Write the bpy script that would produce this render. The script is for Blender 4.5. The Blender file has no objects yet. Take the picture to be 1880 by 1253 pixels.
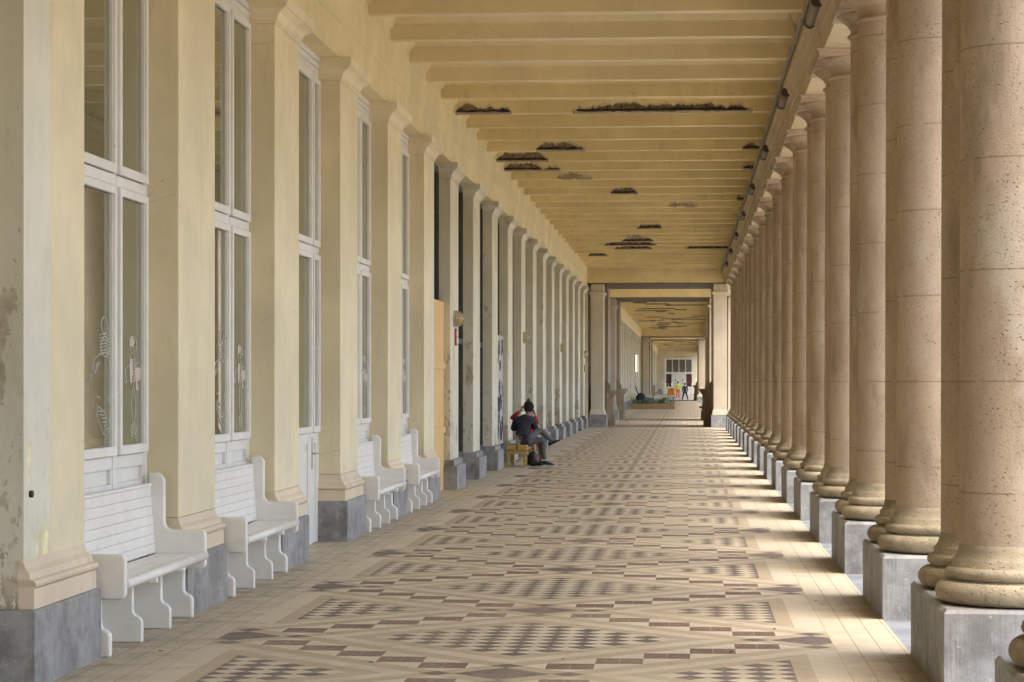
import bpy, bmesh, math, random
from mathutils import Vector, Matrix, noise
S = bpy.context.scene
C = bpy.context.scene.collection
R = math.radians
PI = math.pi

# ------------------------------------------------------------------ camera
F = 4320.0; VX = 1260.0; HY = 701.0; EYE = 1.7
yaw = math.atan((VX-940)/F)
cam_d = bpy.data.cameras.new('camera'); cam = bpy.data.objects.new('camera', cam_d); C.objects.link(cam)
cam.location = (0, 0, EYE); cam.rotation_euler = (PI/2, 0, yaw)
cam_d.sensor_width = 36; cam_d.lens = 36*F/1880
cam_d.shift_y = (HY-626.5)/1880
cam_d.clip_start = 0.5; cam_d.clip_end = 6000
S.camera = cam
S.render.resolution_x = 1024; S.render.resolution_y = 682

# ------------------------------------------------------------------ light
SUN_EL, SUN_AZ = 66, 120            # azimuth clockwise from +Y
w = bpy.data.worlds.new('World'); S.world = w; w.use_nodes = True
nt = w.node_tree; nt.nodes.clear()
sky = nt.nodes.new('ShaderNodeTexSky'); sky.sky_type = 'NISHITA'; sky.sun_disc = False
sky.sun_elevation = R(SUN_EL); sky.sun_rotation = R(SUN_AZ); sky.dust_density = 3.4; sky.air_density = 0.9; sky.ozone_density = 0.6
bg = nt.nodes.new('ShaderNodeBackground'); bg.inputs[1].default_value = 0.15
wo = nt.nodes.new('ShaderNodeOutputWorld')
nt.links.new(sky.outputs[0], bg.inputs[0]); nt.links.new(bg.outputs[0], wo.inputs[0])
sd = bpy.data.lights.new('sun', 'SUN'); sd.energy = 0.4; sd.angle = R(60); sd.color = (1.0, 0.955, 0.83)
sun = bpy.data.objects.new('sun', sd); C.objects.link(sun)
e, a = R(SUN_EL), R(SUN_AZ)
sv = Vector((math.cos(e)*math.sin(a), math.cos(e)*math.cos(a), math.sin(e)))
sun.rotation_euler = sv.to_track_quat('Z', 'Y').to_euler()
vs = S.view_settings; vs.view_transform = 'Standard'; vs.look = 'None'; vs.exposure = 2.5; vs.gamma = 1; vs.use_curve_mapping = False
S.cycles.max_bounces = 10; S.cycles.diffuse_bounces = 8

# ------------------------------------------------------------------ material helpers
class X:
    """tiny expression builder on Math nodes"""
    def __init__(s, t, k): s.t, s.k = t, k
    def _m(s, op, *a):
        n = s.t.nodes.new('ShaderNodeMath'); n.operation = op
        for i, v in enumerate((s,)+a):
            if isinstance(v, X): s.t.links.new(v.k, n.inputs[i])
            else: n.inputs[i].default_value = v
        return X(s.t, n.outputs[0])
    def __add__(s, o): return s._m('ADD', o)
    def __sub__(s, o): return s._m('SUBTRACT', o)
    def __mul__(s, o): return s._m('MULTIPLY', o)
    def __truediv__(s, o): return s._m('DIVIDE', o)
    def floor(s): return s._m('FLOOR')
    def frac(s): return s._m('FRACT')
    def abs(s): return s._m('ABSOLUTE')
    def rnd(s): return s._m('ROUND')
    def lt(s, o): return s._m('LESS_THAN', o)
    def gt(s, o): return s._m('GREATER_THAN', o)
    def min(s, o): return s._m('MINIMUM', o)
    def max(s, o): return s._m('MAXIMUM', o)
    def fmod(s, o): return s._m('FLOORED_MODULO', o)
    def eq(s, o): return s._m('COMPARE', o, 0.01)
    def inv(s): return (s*-1)+1
    def clamp(s): n = s._m('MAXIMUM', 0.0); return n._m('MINIMUM', 1.0)

class M:
    def __init__(s, name):
        s.m = bpy.data.materials.new(name); s.m.use_nodes = True
        s.t = s.m.node_tree; s.N = s.t.nodes; s.b = s.N['Principled BSDF']
        s.geo = s.N.new('ShaderNodeNewGeometry'); s._h = None
        s.pos = s.geo.outputs['Position']
    def lk(s, a, b): s.t.links.new(a, b)
    def xyz(s):
        n = s.N.new('ShaderNodeSeparateXYZ'); s.lk(s.pos, n.inputs[0])
        return [X(s.t, o) for o in n.outputs]
    def vec(s, sx=1, sy=1, sz=1):
        if sx == sy == sz == 1: return s.pos
        n = s.N.new('ShaderNodeVectorMath'); n.operation = 'MULTIPLY'; s.lk(s.pos, n.inputs[0]); n.inputs[1].default_value = (sx, sy, sz)
        return n.outputs[0]
    def noise(s, scale, detail=4, rough=.55, st=(1, 1, 1)):
        n = s.N.new('ShaderNodeTexNoise'); n.inputs['Scale'].default_value = scale; n.inputs['Detail'].default_value = detail
        n.inputs['Roughness'].default_value = rough; s.lk(s.vec(*st), n.inputs['Vector']); return X(s.t, n.outputs[0])
    def vor(s, scale, st=(1, 1, 1)):
        n = s.N.new('ShaderNodeTexVoronoi'); n.inputs['Scale'].default_value = scale; s.lk(s.vec(*st), n.inputs['Vector']); return X(s.t, n.outputs['Distance'])
    def ramp(s, v, lo, hi):
        n = s.N.new('ShaderNodeMapRange'); s.lk(v.k, n.inputs[0]); n.inputs[1].default_value = lo; n.inputs[2].default_value = hi
        n.interpolation_type = 'SMOOTHSTEP'; return X(s.t, n.outputs[0])
    def mix(s, f, a, b, mode='MIX'):
        n = s.N.new('ShaderNodeMix'); n.data_type = 'RGBA'; n.blend_type = mode
        if isinstance(f, X): s.lk(f.k, n.inputs[0])
        else: n.inputs[0].default_value = f
        for v, i in ((a, 6), (b, 7)):
            if isinstance(v, tuple): n.inputs[i].default_value = (*v, 1)
            else: s.lk(v, n.inputs[i])
        return n.outputs[2]
    def col(s, c):
        if isinstance(c, tuple): s.b.inputs['Base Color'].default_value = (*c, 1)
        else: s.lk(c, s.b.inputs['Base Color'])
    def rough(s, v):
        if isinstance(v, X): s.lk(v.k, s.b.inputs['Roughness'])
        else: s.b.inputs['Roughness'].default_value = v
    def bump(s, v, strength=.3, dist=.01):
        n = s.N.new('ShaderNodeBump'); n.inputs['Strength'].default_value = strength; n.inputs['Distance'].default_value = dist
        s.lk(v.k, n.inputs['Height'])
        if s._h: s.lk(s._h, n.inputs['Normal'])
        s._h = n.outputs[0]; s.lk(s._h, s.b.inputs['Normal'])

def flat(name, c, r=.6, var=.12, metal=0, sc=6):
    m = M(name); n = m.noise(sc, 4); 
    d = tuple(v*(1-var*1.6) for v in c); l = tuple(min(1, v*(1+var)) for v in c)
    m.col(m.mix(m.ramp(n, .3, .7), d, l)); m.rough(r); m.b.inputs['Metallic'].default_value = metal
    m.bump(m.noise(sc*12, 3), .12, .002)
    return m.m

def painted(name, base, dirt, peel=0.0, peelc=(.30, .24, .16), low=0.0, lowc=(.5, .5, .45)):
    """old painted render: broad tone drift, vertical grime, optional peeling"""
    m = M(name); x, y, z = m.xyz()
    n1 = m.noise(.9, 5, .6); n2 = m.noise(5, 5, .65, (1, 1, .25)); n3 = m.noise(30, 4)
    c = m.mix(m.ramp(n1, .32, .72), tuple(v*.88 for v in base), tuple(min(1, v*1.06) for v in base))
    c = m.mix(m.ramp(n2, .52, .78)*.5, c, dirt)
    c = m.mix(m.ramp(m.noise(2.2, 6, .7, (3, 3, .12)), .60, .78)*.35, c, dirt)
    # hairline cracks, broken up by noise
    wv = m.N.new('ShaderNodeTexVoronoi'); wv.feature = 'DISTANCE_TO_EDGE'; wv.inputs['Scale'].default_value = 1.1
    wn_ = m.N.new('ShaderNodeTexNoise'); wn_.inputs['Scale'].default_value = 3.0; m.lk(m.pos, wn_.inputs['Vector'])
    va = m.N.new('ShaderNodeVectorMath'); va.operation = 'MULTIPLY_ADD'; m.lk(wn_.outputs['Color'], va.inputs[0]); va.inputs[1].default_value = (.16, .16, .16); m.lk(m.pos, va.inputs[2])
    m.lk(va.outputs[0], wv.inputs['Vector'])
    crk = X(m.t, wv.outputs['Distance']).lt(.003)*m.noise(.8, 3).gt(.58)
    c = m.mix(crk*.28, c, tuple(v*.5 for v in dirt))
    drip = m.ramp(m.noise(1.0, 5, .6, (9, 9, .35)), .62, .74)*m.ramp(m.noise(.7, 3), .45, .65)
    c = m.mix(drip*.30, c, dirt)
    sp = m.vor(7, (1, 1, .8))
    c = m.mix((sp.lt(.055))*(m.noise(3).gt(.5))*.6, c, tuple(v*.45 for v in dirt))
    if low:
        g = m.ramp(z + n2*.5, 1.95, 1.9)
        c = m.mix(g*low, c, lowc)
    h = n3*.3 + n1
    if peel:
        pn = m.noise(1.5, 7, .68, (1, 1.0, .55))
        lowm = m.ramp(z, 2.6, .2)*.10
        t = (pn + lowm).gt(1-peel)
        c = m.mix(t, c, m.mix(m.ramp(m.noise(9, 5), .35, .65), peelc, tuple(min(1, v*1.5) for v in peelc)))
        h = h - t*1.2
        fl = m.ramp(m.noise(14, 6, .7, (1, 1, .5)) + lowm*1.3, .66, .72)
        c = m.mix(fl*.7, c, peelc)
    m.col(c); m.rough(.62); m.bump(h, .35, .008)
    return m.m

MAT = {}
MAT['cream'] = painted('cream_paint', (.735, .65, .425), (.55, .47, .28))
MAT['cream_face'] = painted('cream_paint_upper', (.705, .61, .34), (.46, .36, .19))
MAT['old'] = painted('weathered_pale_paint', (.64, .60, .44), (.36, .33, .22), peel=.37, peelc=(.35, .30, .21), low=.5, lowc=(.62, .60, .48))
MAT['pale'] = painted('pale_grey_paint', (.70, .675, .54), (.54, .49, .34), peel=.37, peelc=(.58, .52, .31))
MAT['ceil'] = painted('ceiling_paint', (.73, .615, .36), (.56, .45, .23))
MAT['ceil_old'] = painted('ceiling_paint_old', (.725, .60, .305), (.47, .35, .14), peel=.30, peelc=(.40, .29, .14))
MAT['pink'] = painted('pink_stone', (.68, .565, .40), (.48, .37, .24))

def stone_blue():
    m = M('blue_limestone'); n = m.noise(3.2, 7, .7); s_ = m.noise(60, 2, .5, (1, 1, .06))
    c = m.mix(m.ramp(n, .34, .66), (.16, .152, .138), (.31, .305, .285))
    c = m.mix(m.ramp(m.noise(7, 6, .75, (1, 1, .45)), .52, .66)*.55, c, (.37, .365, .345))
    c = m.mix(m.ramp(m.noise(5, 6, .7, (1.3, 1.3, .5)), .58, .72)*.5, c, (.14, .135, .13))
    c = m.mix(m.ramp(m.noise(1.1, 5, .6), .5, .75)*.5, c, (.20, .17, .13))
    c = m.mix(m.ramp(m.noise(22, 3, .6, (1, 1, 2)), .66, .7)*.5, c, (.55, .56, .57))
    m.col(c); m.rough(.62); m.bump(s_, .5, .006); m.bump(n, .4, .015); return m.m
MAT['blue'] = stone_blue()

def stone_col(name, a, b, wet=0):
    m = M(name); x, y, z = m.xyz()
    oi = m.N.new('ShaderNodeObjectInfo'); rnd = X(m.t, oi.outputs['Random'])
    dr = ((z-.46)/.62).floor() + rnd*31
    wn = m.N.new('ShaderNodeTexWhiteNoise'); wn.noise_dimensions = '1D'; m.lk(dr.k, wn.inputs['W']); d = X(m.t, wn.outputs[0])
    n = m.noise(2.0, 6, .65, (1, 1, .6)); 
    c = m.mix(m.ramp(n, .3, .72), a, b)
    c = m.mix(d*.22, c, (.47, .37, .26))
    c = m.mix(m.ramp(m.noise(4.5, 5, .6, (1, 1, .3)), .50, .70)*.5, c, (.22, .165, .10))
    c = m.mix(m.ramp(m.noise(1.3, 4, .6, (1, 1, .8)), .58, .66)*.45, c, (.54, .48, .38))
    pit = m.vor(26, (1, 1, 1.5)); pm = m.ramp(m.noise(2.5, 3), .40, .62)
    pits = (m.ramp(pit, .20, .08)*pm + m.ramp(m.vor(19, (1, 1, 2)), .15, .06)*m.noise(3.5).gt(.46)).clamp()
    fine = m.noise(75, 4, .7)
    c = m.mix(m.ramp(fine, .56, .68)*.50, c, (.15, .108, .066))
    c = m.mix(m.ramp(m.noise(110, 3, .7), .42, .30)*.35, c, (.58, .48, .36))
    c = m.mix(pits*.62, c, (.14, .10, .065))
    big = m.ramp(m.vor(8, (1, 1, 2.4)), .075, .04)*m.noise(1.7).gt(.5)
    c = m.mix(big*.6, c, (.12, .09, .06))
    if wet:
        c = m.mix(m.ramp(m.noise(3, 4), .45, .65)*.5, c, (.14, .125, .06))
    # mortar joint
    jz = ((z-.46)/.62).frac(); j = (jz.lt(.008) + jz.gt(.994)).clamp()
    c = m.mix(j*(z.gt(.8))*(m.noise(6).gt(.42))*.5, c, (.13, .095, .06))
    # drums are made of two stones: a vertical joint somewhere on each
    m.col(c); m.rough(.85); m.bump(fine - pits*1.6 - big*2 - j*(z.gt(.8))*2, .9, .009); m.bump(n, .4, .02)
    return m.m
MAT['stone'] = stone_col('column_stone', (.38, .285, .18), (.51, .395, .27))
MAT['stone_base'] = stone_col('column_base_stone', (.30, .245, .145), (.42, .355, .235), 1)

def mosaic():
    m = M('mosaic_tile_floor'); x, y, z = m.xyz()
    T = .1431; L = 18.83; W_ = L/math.sqrt(2); r2 = 1/math.sqrt(2)
    u = (x + 1.072)/T; v = (y - 13.649)/T
    p = (u+v)*r2; q = (u-v)*r2
    a = (p - (p/L).rnd()*L).abs(); b = (q - (q/L).rnd()*L).abs()
    s2 = 1.4142
    ba, bb = a.lt(s2), b.lt(s2)
    na, nb = a.lt(2.414), b.lt(2.414)
    node = na*nb
    node_dark = (ba*bb + ba.inv()*bb.inv()*node).clamp()
    band = (ba + bb).clamp()*node.inv()
    cu, cv = u/W_, v/W_
    fu, fv = cu.frac()*W_, cv.frac()*W_
    i = ((fu-1.657)/2).floor(); j = ((fv-1.657)/2).floor()
    par = (cu.floor()+cv.floor()).fmod(2).gt(.5)
    jj = par*((j*-1)+4) + par.inv()*j
    inr = (i.gt(-.5))*(i.lt(4.5))
    block = i.eq(jj)*inr
    mm = a.min(b)
    chk = mm.gt(4.414); tan2 = mm.gt(3.414)*chk.inv(); crm = mm.gt(2.414)*(mm.lt(3.414)); tan1 = mm.gt(s2)*(mm.lt(2.414))
    ci = ((p.fmod(L))-4.414).floor() + ((q.fmod(L))-4.414).floor()
    dark_chk = chk*(ci.fmod(2).gt(.5))
    au = u.abs()-W_                      # distance outside the edge node column
    ins = au.lt(.78)
    edge = (au.gt(-1.41))*(mm.gt(3.414))
    edge_tan = edge*(au.lt(-.6)); edge_plain = edge*(au.gt(-.6))
    # per tile tone
    wn = m.N.new('ShaderNodeTexWhiteNoise'); wn.noise_dimensions = '2D'
    cb = m.N.new('ShaderNodeCombineXYZ'); m.lk(((u-.28).floor()).k, cb.inputs[0]); m.lk((v.floor()).k, cb.inputs[1]); m.lk(cb.outputs[0], wn.inputs['Vector'])
    tr = X(m.t, wn.outputs[0])
    CR, TA, DK, BR = (.54, .475, .35), (.405, .335, .225), (.115, .095, .088), (.140, .086, .070)
    c = m.mix(tr*.6, CR, (.44, .37, .25))
    tan = m.mix(tr*.3, TA, (.38, .30, .185))
    cin = c
    cin = m.mix((tan1 + tan2).clamp(), cin, tan)
    cin = m.mix(dark_chk, cin, DK)
    cin = m.mix(band, cin, CR)
    cin = m.mix(band*block, cin, m.mix(tr*.5, BR, (.20, .13, .10)))
    cin = m.mix(node, cin, tan)
    cin = m.mix(node_dark, cin, DK)
    # joints inside the brown blocks
    gi = (((fu-1.657)/2).frac()-.5).abs().lt(.008)
    cin = m.mix(gi*band*block*.7, cin, (.42, .36, .26))
    cin = m.mix(edge_tan, cin, tan); cin = m.mix(edge_plain, cin, CR)
    # square border tiles with grout
    gu = (((u.abs()-W_-.78).frac())-.5).abs().gt(.468); gv = ((v.frac())-.5).abs().gt(.472)
    bor = m.mix((gu + gv*.5).clamp()*.75, c, (.20, .155, .09))
    col = m.mix(ins, bor, cin)
    fg = (((v/13.314).frac()-.5).abs().gt(.4993))
    col = m.mix(fg*.5, col, (.2, .16, .1))
    # wear, dirt, tone drift
    n1 = m.noise(.55, 6, .6); n2 = m.noise(3.5, 7, .7); n3 = m.noise(26, 4, .7, (1, .6, 1))
    col = m.mix(m.ramp(n1, .35, .75)*.22, col, (.42, .345, .24))
    col = m.mix(m.ramp(n3, .46, .74)*.32, col, (.46, .40, .29))
    col = m.mix(m.ramp(n2, .56, .78)*.50, col, (.17, .125, .075))
    path = m.ramp((x + 1.1).abs(), 1.6, .4)*m.ramp(n1, .3, .6)
    col = m.mix(path*.22, col, (.36, .30, .21))
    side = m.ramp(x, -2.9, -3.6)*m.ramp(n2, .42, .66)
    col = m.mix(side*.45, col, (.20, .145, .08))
    # dirt washed out from each plinth corner
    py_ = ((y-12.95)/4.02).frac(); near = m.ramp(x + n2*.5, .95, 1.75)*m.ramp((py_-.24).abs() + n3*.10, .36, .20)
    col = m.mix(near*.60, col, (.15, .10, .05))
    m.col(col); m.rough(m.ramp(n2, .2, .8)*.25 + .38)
    m.b.inputs['Specular IOR Level'].default_value = .35
    m.bump((gu + gv).clamp()*ins.inv()*-1 + n2*.4, .25, .004)
    return m.m
MAT['floor'] = mosaic()

def slab():
    m = M('bluestone_paving'); x, y, z = m.xyz(); n = m.noise(2.5, 6)
    c = m.mix(m.ramp(n, .3, .7), (.16, .17, .18), (.27, .285, .30))
    g = ((y/1.0).frac()).lt(.008); c = m.mix(g*.7, c, (.07, .07, .07))
    m.col(c); m.rough(.5); m.bump(n, .2, .01); return m.m
MAT['slab'] = slab()
MAT['prom'] = flat('promenade_paving', (.40, .36, .30), .8, .1, sc=.6)
MAT['sand'] = flat('beach_sand', (.48, .41, .30), .9, .08, sc=.2)
MAT['sea'] = flat('sea_water', (.08, .12, .12), .25, .1, sc=.1)

def whitep(name, c=(.76, .765, .72)):
    m = M(name); n = m.noise(5, 5, .6)
    cc = m.mix(m.ramp(n, .3, .75), tuple(v*.9 for v in c), c)
    chips = m.ramp(m.noise(13, 6, .7), .68, .70)*m.noise(1.3).gt(.5)
    cc = m.mix(chips*.8, cc, (.25, .20, .14))
    m.col(cc); m.rough(.38); m.bump(m.noise(40, 3), .15, .003); return m.m
MAT['white'] = whitep('white_gloss_paint', (.80, .78, .71)); MAT['wframe'] = whitep('white_window_paint', (.76, .75, .69))

def glassm(name, rough=.02, tint=(.9, .93, .9), op=.30, base=(.17, .16, .11), ior=1.75):
    m = M(name); t = m.t
    m.N.remove(m.b); out = m.N['Material Output']
    fr = m.N.new('ShaderNodeFresnel'); fr.inputs[0].default_value = ior
    gl = m.N.new('ShaderNodeBsdfGlossy'); gl.inputs['Roughness'].default_value = rough; gl.inputs[0].default_value = (.93, .94, .9, 1)
    tr = m.N.new('ShaderNodeBsdfTransparent'); tr.inputs[0].default_value = (*tint, 1)
    df = m.N.new('ShaderNodeBsdfDiffuse'); df.inputs[0].default_value = (*base, 1)
    m1 = m.N.new('ShaderNodeMixShader'); m1.inputs[0].default_value = op; t.links.new(tr.outputs[0], m1.inputs[1]); t.links.new(df.outputs[0], m1.inputs[2])
    m2 = m.N.new('ShaderNodeMixShader'); t.links.new(fr.outputs[0], m2.inputs[0]); t.links.new(m1.outputs[0], m2.inputs[1]); t.links.new(gl.outputs[0], m2.inputs[2])
    t.links.new(m2.outputs[0], out.inputs[0]); return m.m
MAT['glass'] = glassm('window_glass', .015, (.9, .93, .9), .78, (.21, .20, .12), 2.6)
MAT['dglass'] = glassm('dark_window_glass', .08, (.5, .55, .52), .5, (.03, .035, .03))
MAT['dframe'] = flat('dark_green_frame', (.05, .055, .045), .6)
MAT['room'] = flat('interior_wall', (.40, .36, .22), .9)
MAT['draw'] = flat('white_window_pen', (.62, .63, .55), .7, .02)
MAT['drawp'] = flat('pink_window_pen', (.52, .42, .35), .7, .02)
MAT['raw'] = painted('broken_concrete', (.36, .28, .17), (.12, .09, .06))
MAT['rust'] = flat('rusted_iron', (.045, .028, .020), .9)
MAT['pipe'] = flat('grey_pipe', (.24, .21, .155), .6); MAT['capb'] = flat('brown_fitting', (.075, .06, .045), .6)
MAT['black'] = flat('black_paint', (.02, .02, .02), .5)
MAT['brass'] = flat('yellowed_lamp_glass', (.42, .31, .12), .35)
MAT['brass2'] = flat('pale_lamp_metal', (.50, .45, .33), .45)
MAT['red'] = flat('red_sign', (.38, .06, .05), .4)
MAT['signw'] = flat('white_sign', (.7, .68, .62), .4)

def wood(name, a, b, st=(14, 14, .7), sc=3):
    m = M(name); n = m.noise(sc, 5, .6, st)
    c = m.mix(m.ramp(n, .35, .68), a, b)
    kn = m.ramp(m.vor(2.2, (2.5, 2.5, 1)), .09, .05); c = m.mix(kn*.7, c, tuple(v*.4 for v in a))
    m.col(c); m.rough(.6); m.bump(n, .2, .004); return m.m
MAT['ply'] = wood('yellow_shuttering_board', (.60, .36, .12), (.74, .50, .20))
MAT['bench'] = wood('yellow_bench_wood', (.34, .21, .05), (.48, .32, .10), (14, .7, 14))
MAT['planter'] = wood('planter_wood', (.26, .17, .07), (.38, .26, .12), (.7, 14, 14))
MAT['board'] = wood('grey_board', (.34, .33, .29), (.48, .46, .41))
MAT['cons'] = stone_col('console_stone', (.16, .115, .07), (.25, .19, .12))  # backlit shade of the right consoles is put into this darker colour
MAT['conslight'] = stone_col('pedestal_stone', (.22, .165, .10), (.33, .25, .16))

# ------------------------------------------------------------------ mesh helpers
class B:
    def __init__(s): s.b = bmesh.new(); s.mi = 0
    def _f(s, vs, smooth=False):
        try:
            f = s.b.faces.new(vs); f.material_index = s.mi; f.smooth = smooth; return f
        except ValueError: return None
    def box(s, x0, x1, y0, y1, z0, z1, bev=0):
        v = [s.b.verts.new(p) for p in ((x0,y0,z0),(x1,y0,z0),(x1,y1,z0),(x0,y1,z0),(x0,y0,z1),(x1,y0,z1),(x1,y1,z1),(x0,y1,z1))]
        fs = [s._f([v[i] for i in q]) for q in ((3,2,1,0),(4,5,6,7),(0,1,5,4),(1,2,6,5),(2,3,7,6),(3,0,4,7))]
        if bev:
            es = set(e for f in fs for e in f.edges)
            bmesh.ops.bevel(s.b, geom=list(es), offset=bev, segments=2, affect='EDGES', profile=.5)
        return s
    def stack(s, x0, x1, y0, y1, prof, cap=True):
        """loft of rectangles: prof = [(z, outset)] ; all four sides"""
        rings = []
        for z, o in prof:
            rings.append([s.b.verts.new(p) for p in ((x0-o,y0-o,z),(x1+o,y0-o,z),(x1+o,y1+o,z),(x0-o,y1+o,z))])
        for a, b in zip(rings, rings[1:]):
            for i in range(4): s._f([a[i], a[(i+1) % 4], b[(i+1) % 4], b[i]])
        if cap: s._f(rings[0][::-1]); s._f(rings[-1])
        return s
    def lathe(s, cx, cy, prof, n=40, smooth=True, cap=True):
        rings = []
        for r, z in prof: rings.append([s.b.verts.new((cx+r*math.cos(2*PI*i/n), cy+r*math.sin(2*PI*i/n), z)) for i in range(n)])
        for a, b in zip(rings, rings[1:]):
            for i in range(n): s._f([a[i], a[(i+1) % n], b[(i+1) % n], b[i]], smooth)
        if cap: s._f(rings[0][::-1]); s._f(rings[-1])
        return s
    def prism(s, pts, ax, a0, a1):
        """polygon pts extruded along axis ax ('x','y','z')"""
        def mk(p, a): return {'x': (a, p[0], p[1]), 'y': (p[0], a, p[1]), 'z': (p[0], p[1], a)}[ax]
        A = [s.b.verts.new(mk(p, a0)) for p in pts]; D = [s.b.verts.new(mk(p, a1)) for p in pts]
        n = len(pts)
        for i in range(n): s._f([A[i], A[(i+1) % n], D[(i+1) % n], D[i]])
        s._f(A[::-1]); s._f(D); return s
    def tube(s, pts, r, n=8, r1=None):
        pts = [Vector(p) for p in pts]; rings = []
        for i, p in enumerate(pts):
            d = (pts[min(i+1, len(pts)-1)] - pts[max(i-1, 0)]).normalized()
            u = d.orthogonal().normalized() if i == 0 else (u - d*u.dot(d)).normalized()
            w_ = d.cross(u); rr = r if r1 is None else r+(r1-r)*i/(len(pts)-1)
            rings.append([s.b.verts.new(p + u*rr*math.cos(2*PI*k/n) + w_*rr*math.sin(2*PI*k/n)) for k in range(n)])
        for a, b in zip(rings, rings[1:]):
            for i in range(n): s._f([a[i], a[(i+1) % n], b[(i+1) % n], b[i]], True)
        s._f(rings[0][::-1]); s._f(rings[-1]); return s
    def ball(s, c, r, sz=1.0, seg=12):
        m = Matrix.Translation(c) @ Matrix.Diagonal((r, r, r*sz, 1))
        g = bmesh.ops.create_uvsphere(s.b, u_segments=seg, v_segments=seg//2+2, radius=1, matrix=m)
        for v in g['verts']:
            for f in v.link_faces: f.smooth = True; f.material_index = s.mi
        return s
    def sheet(s, pts):
        s._f([s.b.verts.new(p) for p in pts]); return s
    def done(s, name, mats, parent=None, loc=None):
        bmesh.ops.recalc_face_normals(s.b, faces=s.b.faces)
        me = bpy.data.meshes.new(name); s.b.to_mesh(me); s.b.free()
        for m in (mats if isinstance(mats, (list, tuple)) else [mats]): me.materials.append(MAT[m] if isinstance(m, str) else m)
        o = bpy.data.objects.new(name, me); C.objects.link(o)
        if parent: o.parent = parent
        if loc: o.location = loc
        return o

def thing(name, label, cat, loc=(0, 0, 0), group=None):
    o = bpy.data.objects.new(name, None); C.objects.link(o); o.location = loc; o.empty_display_size = .2
    return tag(o, label, cat, group)
def tag(o, label, cat, group=None):
    o['label'] = label; o['category'] = cat
    if group: o['group'] = group
    return o
def struct(o): o['kind'] = 'structure'; return o
def kids(o): return [c for c in bpy.data.objects if c.parent == o]
TREE = {}
def dup(src, loc, label, group=None, drop=()):
    """copy of a thing with its parts and sub-parts"""
    if src.name not in TREE: TREE[src.name] = [(k, [(g, []) for g in kids(k)]) for k in kids(src)]
    r = src.copy(); C.objects.link(r); r.location = loc; r['label'] = label
    if group: r['group'] = group
    for k, gs in TREE[src.name]:
        if k.name.split('.')[0] in drop: continue
        c = k.copy(); C.objects.link(c); c.parent = r
        for g, _ in gs:
            d = g.copy(); C.objects.link(d); d.parent = c
    return r
ORD = ['first','second','third','fourth','fifth','sixth','seventh','eighth','ninth','tenth','eleventh','twelfth','thirteenth','fourteenth','fifteenth','sixteenth','seventeenth','eighteenth','nineteenth','twentieth']
def ordn(i):
    if i < 20: return ORD[i]
    t = {2: 'twenty', 3: 'thirty', 4: 'forty', 5: 'fifty'}[(i+1)//10]
    if (i+1) % 10 == 0: return {'twenty': 'twentieth', 'thirty': 'thirtieth', 'forty': 'fortieth', 'fifty': 'fiftieth'}[t]
    return t+'-'+ORD[(i+1) % 10-1]

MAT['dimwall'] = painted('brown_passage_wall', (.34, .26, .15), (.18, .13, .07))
XR = 1.40          # gallery face of the column plinths
XL = -3.585        # gallery face of the pier plinths
XS = -3.67         # gallery face of the pier shafts
XW = -3.90         # window plane
Y0, YEND = -14.0, 300.0

# ------------------------------------------------------------------ setting
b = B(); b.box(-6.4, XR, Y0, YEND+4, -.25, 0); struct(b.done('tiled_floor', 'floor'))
b = B(); b.box(XR, 2.55, Y0, YEND+4, -.30, -.004); struct(b.done('stone_kerb', 'slab'))
b = B(); b.sheet([(-3000, -3000, -.31), (3000, -3000, -.31), (3000, 3500, -.31), (-3000, 3500, -.31)]); struct(b.done('ground', 'sand'))
b = B(); b.box(2.55, 16, Y0-60, YEND+200, -.30, -.15); struct(b.done('promenade', 'prom'))
b = B(); b.sheet([(120, -3000, -.27), (2990, -3000, -.27), (2990, 3500, -.27), (120, 3500, -.27)]); struct(b.done('sea', 'sea'))

# back wall of the building with its rooms (a passage is open between the two cross frames)
bw = thing('building_wall', 'plain inner wall of the rooms seen through the tall windows on the left', 'wall', (-6.3, 0, 0))
B().box(0, .25, Y0, 90, 0, 6.3).done('wall_panel', 'room', bw)
B().box(0, .25, 104.5, YEND, 0, 6.3).done('wall_panel', 'room', bw)
B().box(.25, 2.3, Y0, Y0+.2, 0, 6.3).done('side_wall', 'room', bw)
B().box(2.31, 8.9, Y0, Y0+.2, 0, 6.19).done('end_panel', 'cream', bw)  # unseen wall added to close the near end against light from behind
B().box(.25, 2.3, 90.0, 90.25, 0, 6.3).done('side_wall', 'cream', bw)
B().box(.25, 2.3, 104.3, 104.5, 0, 6.3).done('side_wall', 'cream', bw)

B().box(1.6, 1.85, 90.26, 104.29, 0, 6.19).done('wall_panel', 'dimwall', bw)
B().box(1.6, 1.85, 191.5, 208, 0, 6.19).done('wall_panel', 'dimwall', bw)
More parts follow.
